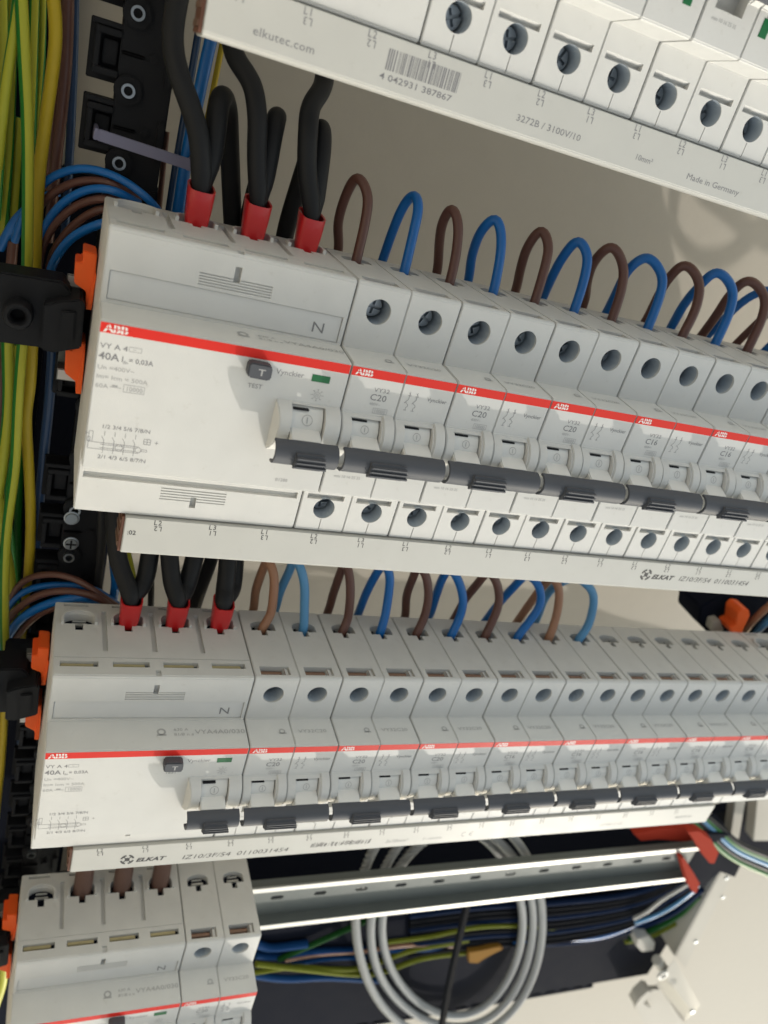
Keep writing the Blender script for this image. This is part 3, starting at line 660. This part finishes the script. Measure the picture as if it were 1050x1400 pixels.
# ------------------------------------------------------------------ left side: loose wires
def path_wire(name, cols, pts, wpx, label, cat='wire', group=None, sectors=None, twist=0.0, seg=12, lobes=0, step=2.0, mid=None):
    P = [at(*p) for p in pts]
    o = tube(name, P, pxr(P[len(P) // 2], wpx), cols, seg=seg, sectors=sectors, twist=twist, lobes=lobes, step=step)
    return tag(o, label, cat, group)
GY = [0, 0, 0, 0, 1, 1, 1, 1, 1, 1, 0, 0]
GYG = 'green and yellow earth wires at the left edge'
def gy(pts, wpx, label, tw=.0, name='earth_wire', seg=12, sect=GY):
    if pts[0][2] < -72: pts = [(x, y, z - 22) for x, y, z in pts]; sect = [0, 0, 0, 0, 0, 0, 0, 1, 1, 1, 0, 0]
    return path_wire(name, ['wgreen', 'ygreen'], pts, wpx, label, 'wire', GYG, sect, tw, seg)
gy([(26, -60, -58), (32, 60, -58), (38, 200, -58), (36, 400, -60), (28, 500, -62), (24, 560, -62), (20, 640, -62), (8, 740, -60), (6, 860, -60), (10, 930, -60)], 14, 'striped green and yellow wire running straight down in front of the others')
path_wire('plain_wire', ['yellow'], [(66, -60, -66), (76, 30, -66), (74, 80, -66), (62, 170, -66), (52, 260, -67), (47, 400, -68), (42, 520, -70), (36, 570, -70), (40, 650, -70), (42, 720, -72), (38, 800, -74), (30, 880, -76)], 15, 'thick plain yellow wire curving down the left side beside the green striped ones')
gy([(30, -40, -60), (20, 40, -60), (8, 120, -60), (-4, 230, -60)], 15, 'green and yellow wire slanting out of the picture at the top left corner', .02)
gy([(48, -40, -76), (46, 60, -76), (44, 160, -78), (40, 300, -80), (38, 420, -80)], 12, 'thin green striped wire just behind and right of the straight striped one', .015)
gy([(58, -40, -80), (57, 60, -80), (52, 160, -80), (44, 300, -82), (40, 420, -84)], 11, 'thin green striped wire nearest the brown wires at the top left', .02)
gy([(12, -40, -82), (16, 60, -82), (12, 200, -80), (2, 330, -80)], 14, 'green striped wire passing behind the slanting one at the top left', .01)
gy([(2, -40, -74), (4, 60, -74), (2, 160, -74), (-6, 300, -74)], 14, 'green striped wire touching the left edge at the top', .01)
gy([(24, 160, -84), (22, 260, -84), (16, 360, -84), (10, 470, -84)], 13, 'green striped wire showing beside the blue arc, above the black bracket', .02)
gy([(10, 460, -66), (12, 540, -66), (8, 600, -66), (-4, 680, -64)], 16, 'green striped wire leaving the picture under the black bracket', .01)
gy([(20, 470, -78), (14, 560, -78), (8, 660, -78), (14, 760, -76), (22, 850, -76)], 13, 'green striped wire crossing behind the front one below the bracket', .03)
gy([(32, 470, -84), (30, 560, -84), (27, 640, -84), (25, 720, -84), (26, 800, -84)], 11, 'thin green striped wire between the yellow and the front striped wire below the bracket', .03)
gy([(-2, 640, -70), (2, 720, -70), (14, 780, -70), (20, 850, -72), (20, 900, -72)], 12, 'green striped wire bowing in from the left edge above the lower bracket', .02)
path_wire('plain_wire', ['yellow'], [(8, 900, -76), (6, 970, -76), (2, 1040, -76), (-6, 1120, -76)], 10, 'plain yellow wire at the left edge below the lower bracket')
gy([(2, 1240, -66), (6, 1300, -66), (4, 1340, -66), (-8, 1380, -66)], 12, 'green striped wire at the left edge beside the bottom orange clips', .02)
path_wire('plain_wire', ['brown'], [(94, -60, -78), (92, 60, -78), (86, 140, -78), (76, 230, -80), (66, 330, -82)], 15, 'brown wire right of the thick yellow wire at the top')
path_wire('plain_wire', ['brown'], [(84, -60, -84), (82, 60, -84), (74, 150, -84), (66, 260, -86)], 12, 'second brown wire half hidden behind the thick yellow wire')
path_wire('sheathed_cable', ['dblue'], [(103, -60, -86), (101, 60, -86), (98, 150, -86), (94, 230, -86), (88, 330, -88)], 12, 'dark blue cable running down past the cream gap at the top left')
path_wire('sheathed_cable', ['dblue'], [(74, 440, -76), (68, 540, -76), (60, 620, -76), (53, 700, -76), (48, 780, -76), (44, 850, -76), (36, 920, -76), (30, 1000, -76), (24, 1100, -76), (20, 1220, -78), (18, 1300, -78)], 12, 'long dark blue cable running down left of both black brackets')
path_wire('plain_wire', ['brown'], [(18, 330, -84), (12, 400, -84), (4, 500, -84), (-4, 620, -84)], 13, 'dull brown wire behind the earth wires near the upper bracket')
path_wire('plain_wire', ['blue'], [(0, 340, -86), (22, 300, -82), (52, 275, -82), (80, 262, -82)], 13, 'blue wire dipping behind the striped wires above the upper bracket')
AG = 'brown and blue wires arching in from the left'
def arc(c, pts, wpx, label, z=-56): return path_wire('plain_wire', [c], [(x, y, z - 4 * abs(i - 1)) for i, (x, y) in enumerate(pts)], wpx, label, 'wire', AG)
arc('blue', [(225, 300), (205, 274), (173, 249), (139, 234), (106, 230), (79, 238), (58, 252), (34, 290), (20, 330)], 11, 'blue wire forming the topmost arch left of the upper wide device', -50)
arc('brown', [(190, 275), (158, 253), (124, 246), (94, 252), (70, 266), (52, 286), (38, 330)], 11, 'brown wire arching just under the topmost blue one, upper row', -56)
arc('blue', [(190, 278), (158, 261), (129, 257), (99, 268), (77, 286), (60, 312), (50, 350)], 11, 'blue wire in the middle of the arches left of the upper wide device', -52)
arc('brown', [(180, 278), (146, 271), (119, 275), (94, 288), (74, 308), (60, 332), (52, 370)], 11, 'brown wire under the middle blue arch of the upper row', -54)
arc('brown', [(180, 288), (143, 284), (119, 294), (99, 309), (82, 330), (70, 352), (64, 385)], 11, 'lowest brown arch left of the upper wide device', -56)
arc('blue', [(180, 303), (143, 304), (119, 313), (99, 324), (83, 342), (70, 366), (64, 400)], 12, 'lowest blue arch, meeting the upper wide device above its orange clip', -50)
arc('brown', [(165, 832), (141, 816), (110, 795), (76, 785), (46, 788), (26, 800), (8, 828)], 9, 'brown wire forming the topmost arch left of the lower wide device', -52)
arc('blue', [(160, 826), (130, 806), (95, 800), (57, 801), (28, 812), (4, 840)], 9, 'blue wire just under the topmost brown arch, lower row', -56)
arc('brown', [(160, 834), (133, 817), (99, 808), (65, 810), (36, 823), (13, 845), (-6, 880)], 10, 'brown wire in the middle of the arches left of the lower wide device', -50)
arc('blue', [(140, 824), (112, 817), (84, 820), (52, 831), (25, 850), (6, 880), (-6, 910)], 12, 'broad blue arch left of the lower wide device, second from below', -52)
arc('brown', [(130, 828), (100, 825), (74, 831), (50, 842), (26, 867), (10, 893), (0, 925)], 9, 'lowest brown arch left of the lower wide device', -54)

# upright cables behind the black strip
path_wire('sheathed_cable', ['blue'], [(300, 10, -66), (287, 60, -66), (272, 130, -66), (256, 210, -66), (242, 300, -68), (232, 370, -70)], 17, 'blue cable running down behind the leftmost red collar of the upper row')
path_wire('sheathed_cable', ['dblue'], [(272, 40, -72), (262, 100, -72), (250, 170, -72), (238, 240, -72), (226, 320, -74)], 10, 'slate blue cable left of the bright blue one behind the upper row')
path_wire('sheathed_cable', ['yellow'], [(304, 60, -76), (292, 120, -76), (280, 180, -76), (264, 250, -76), (248, 320, -78)], 8, 'thin yellow wire behind the black cables above the upper wide device')
path_wire('sheathed_cable', ['brown'], [(228, 180, -80), (222, 240, -80), (216, 300, -80)], 8, 'thin olive brown wire in the gap behind the cable tie')
path_wire('sheathed_cable', ['blue'], [(150, 700, -64), (154, 760, -62), (158, 795, -60), (153, 830, -62), (148, 870, -66)], 12, 'blue cable glinting beside the leftmost red collar of the lower row')
path_wire('sheathed_cable', ['cable'], [(140, 690, -58), (138, 760, -58), (134, 800, -60), (136, 850, -64)], 12, 'black cable left of the glinting blue one between the two full rows')
path_wire('sheathed_cable', ['cable'], [(196, 690, -70), (206, 780, -66), (206, 840, -66)], 9, 'thin dark cable behind the leftmost red collar of the lower row')
path_wire('sheathed_cable', ['cable'], [(302, 690, -62), (296, 735, -58), (288, 768, -56), (276, 800, -56), (266, 830, -58), (260, 860, -62)], 18, 'black cable curving down behind the middle and right lower red collars')
path_wire('sheathed_cable', ['ygreen'], [(172, 740, -66), (180, 775, -66), (188, 812, -68)], 7, 'pale green wire peeping between the cables of the leftmost lower collar')
tag(recentre(obj('dark_filler', simple('dark_filler', lambda b: (box(b, -57, -13, -880, 400, -126, -116), box(b, -12.9, 22, -880, 40, -112, -98)), ['tray'], .5))), 'black filler added behind the loose wires along the left side', 'filler')  # black filler added to darken the gaps between the loose wires
# ------------------------------------------------------------------ black mounting strip with eyelets
t = thing('mounting_strip', 'black moulded vertical strip with metal eyelets behind the left ends of the rows', 'mounting strip', (4, 0, -66))
def strip_body(b):
    box(b, -3.6, 13, -340, 230, -9, 0)
    for k in range(26):
        y = 222 - 21.4 * k
        if y > -330: prism(b, circ(0, y, 4.3, 20), 0, 2.2, 'z'); prism(b, circ(6.6, y + 10.5, 1.6, 12), 0, .9, 'z'); box(b, 10.2, 12.6, y + 3, y + 15, 0, 1.4); box(b, -3.3, 4, y + 9.6, y + 10.6, 0, .8)
put('strip_body', simple('strip_body', strip_body, ['blackp'], .4), t)
EYE = bmesh.new()
for (ri, ro, z0, z1) in ((1.35, 2.1, 1.5, 4.0),):
    n = 20
    P = [[EYE.verts.new((r * math.cos(2 * math.pi * i / n), r * math.sin(2 * math.pi * i / n), z)) for i in range(n)] for r, z in ((ri, z0), (ri, z1), (ro, z1), (ro, z0))]
    for a, b_ in zip(P, P[1:] + P[:1]):
        for i in range(n): EYE.faces.new((a[i], a[(i + 1) % n], b_[(i + 1) % n], b_[i]))
fixn(EYE); EYEM = tomesh(EYE, 'eyelet', ['steel'], 40)
LATCH = bmesh.new()
box(LATCH, -11, -3.5, -6.5, -4.6, -5, 1); box(LATCH, -11, -3.5, 4.6, 6.5, -5, 1); box(LATCH, -11, -9.4, -4.6, 4.6, -5, 1); box(LATCH, -8.4, -4.2, -3.4, 3.4, -6, -2.5); box(LATCH, -12.5, -3.5, -8.5, 8.5, -8.5, -6.5); box(LATCH, -12, -3.6, 6.8, 8.4, -6.4, 0)
bevel(LATCH, .25); fixn(LATCH); LATCHM = tomesh(LATCH, 'latch_frame', ['blackp'], 40)
for k in range(26):
    y = 222 - 21.4 * k
    if y < -330: continue
    if -60 < y < 40 and not -50 < y < -20: continue
    put('eyelet', EYEM, t, (0, y, 0)); put('latch_frame', LATCHM, t, (0, y + 9, 0))
def screwhead(b):
    prism(b, circ(0, 0, 2.9, 20), 0, 1.8, 'z'); bevel(b, .7, 50, 3)
SCR = simple('strip_screw', screwhead, ['steel'], 0, 60)
cx_ = bmesh.new(); 
p = at(97, 745, -60); s_ = put('strip_screw', SCR, t, (p.x - 4, p.y, 4.0))
def cross_mesh(b): box(b, -1.9, 1.9, -.35, .35, 1.6, 1.95); box(b, -.35, .35, -1.9, 1.9, 1.62, 1.97)
put('screw_recess', simple('screw_recess', cross_mesh, ['blackp'], 0, 0), s_)
p = at(98, 712, -60); put('strip_screw', SCR, t, (p.x - 4, p.y, 3.0))
# nylon cable tie round strip and cables
A_, B_ = at(134, 184, -54), at(262, 226, -54)
d_ = (B_ - A_).normalized(); n_ = Vector((-d_.y, d_.x, 0)).normalized()
bm = bmesh.new()
q = [A_ + n_ * 1.7, B_ + n_ * 1.7, B_ - n_ * 1.7, A_ - n_ * 1.7]
prism(bm, [(v.x, v.y) for v in q], -54.8, -53.6, 'z')
prism(bm, [(v.x, v.y) for v in (q[0], q[0] - d_ * 1.2, q[3] - d_ * 1.2, q[3])], -78, -53.6, 'z')
prism(bm, [(v.x, v.y) for v in (q[1] + d_ * 1.2, q[1], q[2], q[2] + d_ * 1.2)], -78, -53.6, 'z')
prism(bm, [(v.x, v.y) for v in (B_ + n_ * 1.9 + d_ * .6, B_ + n_ * 1.9 - d_ * 1.4, B_ - n_ * 1.9 - d_ * 1.4, B_ - n_ * 1.9 + d_ * .6)], -56, -53.7, 'z')
bevel(bm, .2); fixn(bm)
tag(recentre(obj('cable_tie', tomesh(bm, 'cable_tie', ['tie'], 40))), 'violet grey nylon cable tie strapped round the black strip above the upper wide device', 'cable tie')

# ------------------------------------------------------------------ black rail holders and orange clips, left end of each row
def pxpoly(l, z): return [(at(x, y, z).x, at(x, y, z).y) for x, y in l]
def holder(row, label, group):
    y0 = ROWY[row]; t = thing('rail_holder', label, 'bracket', (-10, y0, -40), group)
    off = Vector((-10, 0, -40))
    def f(b):
        P = pxpoly([(-30, 370), (0, 374), (84, 387), (90, 392), (97, 401), (95, 480), (74, 483), (52, 478), (-30, 468)], -32)
        prism(b, [(x + 10, y) for x, y in P], -6, 6, 'z')
    put('holder_plate', simple('holder_plate', f, ['blackp'], .6, 40, 2), t)
    def g(b):
        P = pxpoly([(60, 416), (80, 411), (112, 409), (116, 416), (111, 476), (72, 482), (56, 478)], -29)
        prism(b, [(x + 10, y) for x, y in P], -16, 11.5, 'z')
    put('clamp_block', simple('clamp_block', g, ['blackp'], .5, 40, 2), t)
    def g2(b):
        P = pxpoly([(84, 424), (104, 426), (101, 466), (80, 464)], -28)
        prism(b, [(x + 10, y) for x, y in P], 10, 12.6, 'z')
    put('clamp_rib', simple('clamp_rib', g2, ['blackp'], .4), t)
    c = at(24, 433, -28)
    def h(b):
        n = 26; P = [[b.verts.new((c.x + 10 + r * math.cos(2 * math.pi * i / n), c.y + r * math.sin(2 * math.pi * i / n), z)) for i in range(n)] for r, z in ((2.2, 6), (2.2, 11.6), (2.9, 12.2), (3.8, 12.0), (4.3, 11), (4.3, 6))]
        for a, d in zip(P, P[1:]):
            for i in range(n): b.faces.new((a[i], a[(i + 1) % n], d[(i + 1) % n], d[i]))
    put('boss', simple('boss', h, ['blackp'], 0, 50), t)
    def tail(b): box(b, -6, 14, -9, 12, -20, -8)
    put('rail_seat', simple('rail_seat', tail, ['blackp'], .5), t)
    return t
GH = 'black brackets holding the left ends of the rails'
holder('upper', 'black bracket with a round boss at the left edge beside the upper wide device', GH)
holder('lower', 'black bracket at the left edge beside the lower wide device', GH)
holder('bottom', 'black bracket mostly off the left edge beside the bottom wide device', GH)
holder('top', 'black bracket beyond the top edge holding the cut-off top row', GH)
CU = [(114, 343), (133, 349), (131, 372), (132, 378), (125, 424), (117, 423), (118, 400), (101, 388), (103, 358), (113, 360)]
CL = [(90, 476), (98, 480), (108, 470), (117, 470), (115, 500), (111, 539), (103, 538), (104, 524), (88, 511)]
def clip(row, P, nm, label):
    y0 = ROWY[row]; pts = pxpoly(P, -33); cx = sum(p[0] for p in pts) / len(pts); cy = sum(p[1] for p in pts) / len(pts)
    t = thing('rail_clip', label, 'clip', (cx, y0 + cy, -36), 'orange clips on the rail ends')
    put('clip_body', simple('clip_body', lambda b: prism(b, [(x - cx, y - cy) for x, y in pts], -9, 2.2, 'z'), ['orange'], .35), t)
    xm = max(p[0] for p in pts) - cx
    put('clip_rim', simple('clip_rim', lambda b: prism(b, [(x - cx, y - cy) for x, y in (pts[2:6] if nm == 'u' else pts[3:7])] , 1.5, 3.2, 'z'), ['orange'], .2), t)
    return t
for r_, l_ in (('upper', 'beside the upper wide device'), ('lower', 'beside the lower wide device'), ('bottom', 'beside the bottom wide device'), ('top', 'beyond the top edge beside the top wide device')):
    clip(r_, CU, 'u', f'upper orange clip {l_}, over the black bracket'); clip(r_, CL, 'l', f'lower orange clip {l_}, under the black bracket')

# ------------------------------------------------------------------ right ends
def block(name, P, z0, z1, mk, label, cat, bev=.4, group=None):
    pts = pxpoly(P, z1); o = obj(name, simple(name, lambda b: prism(b, pts, z0, z1, 'z'), [mk], bev)); recentre(o)
    return tag(o, label, cat, group)
block('rail_clip', [(940, 1137), (956, 1136), (972, 1147), (983, 1166), (977, 1181), (971, 1181), (960, 1168), (952, 1154)], -44, -38, 'shadeclip', 'dull red clip round the upper edge of the bare rail at its end', 'clip', .4, 'orange clips on the rail ends')
block('rail_clip', [(930, 1172), (936, 1174), (948, 1193), (957, 1208), (953, 1221), (948, 1221), (941, 1209), (936, 1192)], -44, -38, 'shadeclip', 'dull red clip on the lower edge of the bare rail at its end', 'clip', .4, 'orange clips on the rail ends')
block('rail_holder', [(866, 1140), (905, 1132), (945, 1131), (955, 1146), (946, 1152), (900, 1148), (876, 1150)], -62, -50, 'shadeclip', 'dull red holder behind the right end of the bare rail', 'bracket')
block('rail_holder', [(940, 1140), (1000, 1140), (1020, 1170), (1005, 1200), (985, 1192), (960, 1215), (940, 1200)], -70, -52, 'tray', 'black bracket behind the orange clips at the right end of the bare rail', 'bracket', .6)
block('rail_holder', [(958, 830), (990, 812), (1090, 812), (1090, 868), (1000, 875), (975, 872), (955, 850)], -75, -55, 'tray', 'black bracket at the right edge between the upper busbar and the lower full row', 'bracket', .8)
block('rail_clip', [(1008, 838), (1014, 832), (1024, 834), (1026, 842), (1018, 858), (1014, 868), (1000, 866), (998, 858), (1006, 854)], -52, -42, 'orange', 'orange clip on the black bracket at the right edge behind the lower full row', 'clip', .5, 'orange clips on the rail ends')
block('terminal_block', [(975, 850), (985, 848), (990, 862), (980, 868), (972, 862)], -56, -50, 'frame', 'small grey terminal on the black bracket at the right edge', 'terminal', .4)
path_wire('plain_wire', ['lbrown'], [(1012, 875, -60), (1022, 858, -52), (1040, 838, -46), (1070, 815, -40)], 10, 'pale brown wire passing the orange clip at the right edge')
path_wire('plain_wire', ['lblue'], [(1024, 880, -60), (1036, 862, -52), (1054, 845, -46), (1080, 825, -40)], 10, 'pale blue wire passing the orange clip at the right edge')
block('trim_panel', [(975, 1113), (1060, 1090), (1060, 1180), (985, 1150)], -92, -84, 'tray', 'black panel at the right edge behind the green wire bunch', 'panel')
block('upright_post', [(1006, 1090), (1021, 1088), (1010, 1150), (998, 1150)], -80, -72, 'frame', 'narrow pale post at the right edge above the green wire bunch', 'post')
block('upright_post', [(1036, 1086), (1064, 1084), (1060, 1150), (1030, 1150)], -80, -70, 'frame', 'broader pale post at the right edge beside the narrow one', 'post')
# bunch going right under the lower row
for k, (c, dx, lab) in enumerate([('wgreen', 0, 'green'), ('cable', 6, 'black'), ('lblue', 12, 'pale blue'), ('wgreen', 18, 'upper green'), ('cable', 22, 'upper black')]):
    path_wire('plain_wire', [c], [(930 + dx, 1105, -62), (962 + dx, 1138 - dx * .3, -56), (1000 + dx * .6, 1172 - dx * .8, -50), (1060, 1200 - dx * 1.2, -45)], 8, f'{lab} wire in the bunch leaving right below the lower busbar end', 'wire', 'wire bunch at the right under the lower row')
# cabinet frame upright at the right: face strip and inner flange
zf = -60
fp = [at(986, 1192, zf), at(1001, 1197, zf), at(937, 1323, zf), at(924, 1307, zf)]
t = thing('frame_upright', 'painted steel upright with rivets at the right behind the bare rail end', 'frame', (fp[0].x, fp[0].y, zf))
O = Vector((fp[0].x, fp[0].y, zf))
def up_face(b):
    q = [(v.x - O.x, v.y - O.y) for v in fp]
    q = [q[0], q[1], (q[2][0], q[2][1]), (q[3][0], q[3][1])]
    prism(b, q, -1.5, 0, 'z')
put('face_flange', simple('face_flange', up_face, ['frame'], .3), t)
def up_in(b):
    a, c = fp[0] - O, fp[3] - O
    prism(b, [(a.x - .2, a.y), (c.x - .2, c.y), (c.x - 1.6, c.y), (a.x - 1.6, a.y)], -26, -.2, 'z')
put('inner_flange', simple('inner_flange', up_in, ['frame'], .2), t)
RIV = simple('rivet', lambda b: prism(b, circ(0, 0, 1.7, 16), 0, 1.0, 'z'), ['steel'], .4)
for (x, y) in ((988, 1226), (951, 1287), (993, 1200)):
    p = at(x, y, zf); put('rivet', RIV, t, (p.x - O.x, p.y - O.y, 0))
# door hinge block and catch
t = thing('hinge_bracket', 'pale hinge bracket with a rod and a square block at the lower right', 'bracket', tuple(at(930, 1350, -50)))
O2 = at(930, 1350, -50)
def rel(l, z): return [(at(x, y, z).x - O2.x, at(x, y, z).y - O2.y) for x, y in l]
def hull(b, l):
    vs = [b.verts.new(at(*p) - O2) for p in l]
    bmesh.ops.convex_hull(b, input=vs)
def hblock(b): hull(b, [(922, 1311, -50), (958, 1374, -50), (943, 1379, -47), (907, 1331, -47), (936, 1397, -64), (896, 1350, -64), (922, 1311, -66), (958, 1374, -66)])
put('hinge_block', simple('hinge_block', hblock, ['frame'], .4, 30), t)
put('base_plate', simple('base_plate', lambda b: prism(b, rel([(881, 1352), (903, 1351), (936, 1399), (960, 1440), (905, 1440), (868, 1378)], -62), -15, -11, 'z'), ['frame'], .4), t)
def rod(b):
    a, c = at(898, 1312, -56) - O2, at(918, 1340, -50) - O2
    tube_bm(b, [a, (a + c) / 2, c], 4.2, seg=16)
put('rod', simple('rod', rod, ['frame'], 0, 50), t)
def ringb(b):
    c = at(907, 1335, -46) - O2
    n = 20; P = [[b.verts.new((c.x + r * math.cos(2 * math.pi * i / n), c.y + r * math.sin(2 * math.pi * i / n), c.z + z)) for i in range(n)] for r, z in ((3.0, -2), (3.0, 0), (4.6, 0), (4.6, -2))]
    for a, d in zip(P, P[1:] + P[:1]):
        for i in range(n): b.faces.new((a[i], a[(i + 1) % n], d[(i + 1) % n], d[i]))
put('washer', simple('washer', ringb, ['bar'], 0, 40), t)
def bolt(b):
    c = at(946, 1382, -50) - O2; prism(b, circ(c.x, c.y, 2.2, 6), -3, 1.4, 'z')
put('bolt', simple('bolt', bolt, ['steel'], .2), t)
c2 = at(884, 1380, -58)
tag(recentre(obj('catch', simple('catch', lambda b: prism(b, pxpoly([(874, 1366), (886, 1355), (892, 1357), (880, 1372), (890, 1378), (888, 1390), (876, 1388), (868, 1376)], -56), -66, -56, 'z'), ['frame'], .4))), 'small white catch left of the pale hinge bracket', 'catch')
tag(recentre(obj('cap_nut', simple('cap_nut', lambda b: prism(b, pxpoly([(872, 1284), (886, 1280), (896, 1290), (894, 1300), (878, 1302), (870, 1294)], -66), -76, -66, 'z'), ['frame'], .6))), 'pale grey cap above the hinge bracket beside the green wires', 'cap')

# ------------------------------------------------------------------ bottom: cable tray, coil, loose wires
zt = -80
tp = [at(330, 1255, zt), at(985, 1215, zt)]
t = thing('cable_tray', 'long black cable tray behind the coil at the bottom', 'cable tray', (125, -400, zt))
e0, e1 = at(500, 1402, zt), at(880, 1340, zt)
YB = (e0.y + e1.y) / 2 + 400
def tray(b):
    box(b, -265, 392, YB + 6, 72, -18, 0); box(b, -265, 335, YB, YB + 3, -18, 0)
    for k in range(43): box(b, -265 + 14 * k, -260 + 14 * k, YB + 3, YB + 6, -18, -.3)
put('tray_body', simple('tray_body', tray, ['tray'], 0, 0), t)
LC = 'twisted grey cable coil'
def coil_pts(cx, cy, rx, ry, z, a0=-190, a1=170, n=40):
    out = []
    for i in range(n + 1):
        a = math.radians(a0 + (a1 - a0) * i / n); p = at(cx + rx * math.cos(a), cy - ry * math.sin(a), z + 3 * math.sin(a)); out.append(p)
    return out
t = thing('cable_coil', 'coil of twisted grey cable hanging behind the bare rail at the bottom', 'cable', tuple(at(612, 1270, -66)))
O3 = at(612, 1270, -66)
for k, (rx, ry, z, cx) in enumerate(((129, 160, -63, 613), (112, 141, -65, 616.5), (97, 124, -67, 620))):
    bm = bmesh.new(); P = [p - O3 for p in coil_pts(cx, 1262, rx, ry, z)]
    tube_bm(bm, [p + Vector((math.sin(i * .33 + 2 * k) * 1.3, math.cos(i * .41 + 3 * k) * 1.2, math.sin(i * .5 + k) * 1.6)) for i, p in enumerate(P)], 2.95, seg=24, lobes=4, twist=.42, step=1.2); fixn(bm)
    obj('coil_turn', tomesh(bm, 'coil_turn', ['greyc'], 60), t)
t = thing('black_rod', 'thin black rod standing across the grey coil at the bottom', 'rod', tuple(at(618, 1320, -56)))
O4 = at(618, 1320, -56)
P = [at(640, 1225, -58) - O4, at(625, 1290, -57) - O4, at(612, 1350, -56) - O4, at(598, 1430, -55) - O4]
bm = bmesh.new(); tube_bm(bm, P, 1.9, seg=14); fixn(bm); obj('rod_shaft', tomesh(bm, 'rod_shaft', ['dull'], 60), t)
bm = bmesh.new(); P2 = [p + Vector((2.6, .6, -.6)) for p in P]; tube_bm(bm, P2, 1.1, seg=12); fixn(bm); obj('rod_rib', tomesh(bm, 'rod_rib', ['dull'], 60), t)
tag(recentre(obj('ochre_wrap', simple('ochre_wrap', lambda b: prism(b, pxpoly([(640, 1300), (655, 1298), (682, 1292), (688, 1296), (664, 1308), (652, 1316), (640, 1315)], -72), -75, -71, 'z'), ['brassy'], .6))), 'small ochre plastic tag lying inside the grey coil', 'tag')
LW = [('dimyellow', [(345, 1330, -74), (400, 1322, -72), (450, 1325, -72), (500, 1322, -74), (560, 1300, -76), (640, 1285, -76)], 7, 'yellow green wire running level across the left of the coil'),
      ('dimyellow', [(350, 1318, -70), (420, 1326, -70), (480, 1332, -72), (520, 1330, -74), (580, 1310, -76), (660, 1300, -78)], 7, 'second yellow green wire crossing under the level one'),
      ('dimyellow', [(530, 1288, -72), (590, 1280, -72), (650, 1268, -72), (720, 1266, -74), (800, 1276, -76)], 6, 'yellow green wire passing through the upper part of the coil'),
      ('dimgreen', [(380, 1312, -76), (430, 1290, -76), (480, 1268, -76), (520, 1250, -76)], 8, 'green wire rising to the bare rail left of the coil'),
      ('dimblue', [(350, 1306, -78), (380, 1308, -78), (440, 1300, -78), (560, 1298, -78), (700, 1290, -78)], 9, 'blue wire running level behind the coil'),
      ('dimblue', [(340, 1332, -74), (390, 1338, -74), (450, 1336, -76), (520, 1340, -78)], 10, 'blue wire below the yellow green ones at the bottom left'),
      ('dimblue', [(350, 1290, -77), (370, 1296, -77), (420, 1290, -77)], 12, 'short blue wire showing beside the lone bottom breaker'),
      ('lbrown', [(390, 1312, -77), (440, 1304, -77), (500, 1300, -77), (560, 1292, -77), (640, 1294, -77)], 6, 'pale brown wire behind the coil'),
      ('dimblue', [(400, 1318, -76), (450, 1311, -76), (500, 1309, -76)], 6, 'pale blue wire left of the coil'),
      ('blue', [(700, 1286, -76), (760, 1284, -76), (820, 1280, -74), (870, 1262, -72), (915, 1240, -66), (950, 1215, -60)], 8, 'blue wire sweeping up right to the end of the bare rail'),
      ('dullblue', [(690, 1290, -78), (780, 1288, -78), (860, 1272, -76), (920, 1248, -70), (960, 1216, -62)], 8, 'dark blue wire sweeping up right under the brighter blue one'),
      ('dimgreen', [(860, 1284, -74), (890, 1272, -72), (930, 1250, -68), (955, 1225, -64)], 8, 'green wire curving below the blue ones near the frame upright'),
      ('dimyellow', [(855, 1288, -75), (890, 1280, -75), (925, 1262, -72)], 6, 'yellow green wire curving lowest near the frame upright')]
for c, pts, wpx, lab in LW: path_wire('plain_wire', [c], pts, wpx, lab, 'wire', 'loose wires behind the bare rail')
for k in range(9):
    y = 1232 + 6.5 * k
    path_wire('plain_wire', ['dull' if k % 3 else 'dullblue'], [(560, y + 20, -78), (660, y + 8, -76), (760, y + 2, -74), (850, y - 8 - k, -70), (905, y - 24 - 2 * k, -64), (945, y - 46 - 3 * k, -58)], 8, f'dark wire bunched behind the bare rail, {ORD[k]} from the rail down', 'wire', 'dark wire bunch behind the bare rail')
path_wire('plain_wire', ['bar'], [(866, 1256, -62), (885, 1246, -60), (905, 1230, -58), (945, 1206, -56)], 5, 'white wire fanning out to the rail end above the blue one')
path_wire('plain_wire', ['lblue'], [(868, 1262, -62), (900, 1250, -60), (930, 1232, -58), (955, 1210, -56)], 5, 'very pale blue wire fanning out just under the white one')
# cable loop hanging in front of the right part of the cabinet (its shadow falls on the back panel)
LP = [(436, -60, 0), (433, -100, 0), (436, -118, 0), (442, -130, 0), (453, -138, 0), (467, -142, 0), (480, -139, 0), (489, -131, 0), (496, -116, 0), (500, -90, 0), (500, -50, 0)]
LP2 = [(438, -60, 6), (440, -100, 6), (452, -118, 6), (470, -124, 6), (486, -126, 4), (504, -124, 0), (520, -112, -4), (528, -80, -6)]
tag(tube('hanging_cable', LP2, 3.4, ['cable'], seg=14), 'thicker dark cable loop beyond the right edge, its soft shadow on the panel', 'cable')
tag(tube('hanging_cable', LP, 2.9, ['cable'], seg=14), 'dark cable loop hanging beyond the right edge, seen only as a shadow', 'cable')
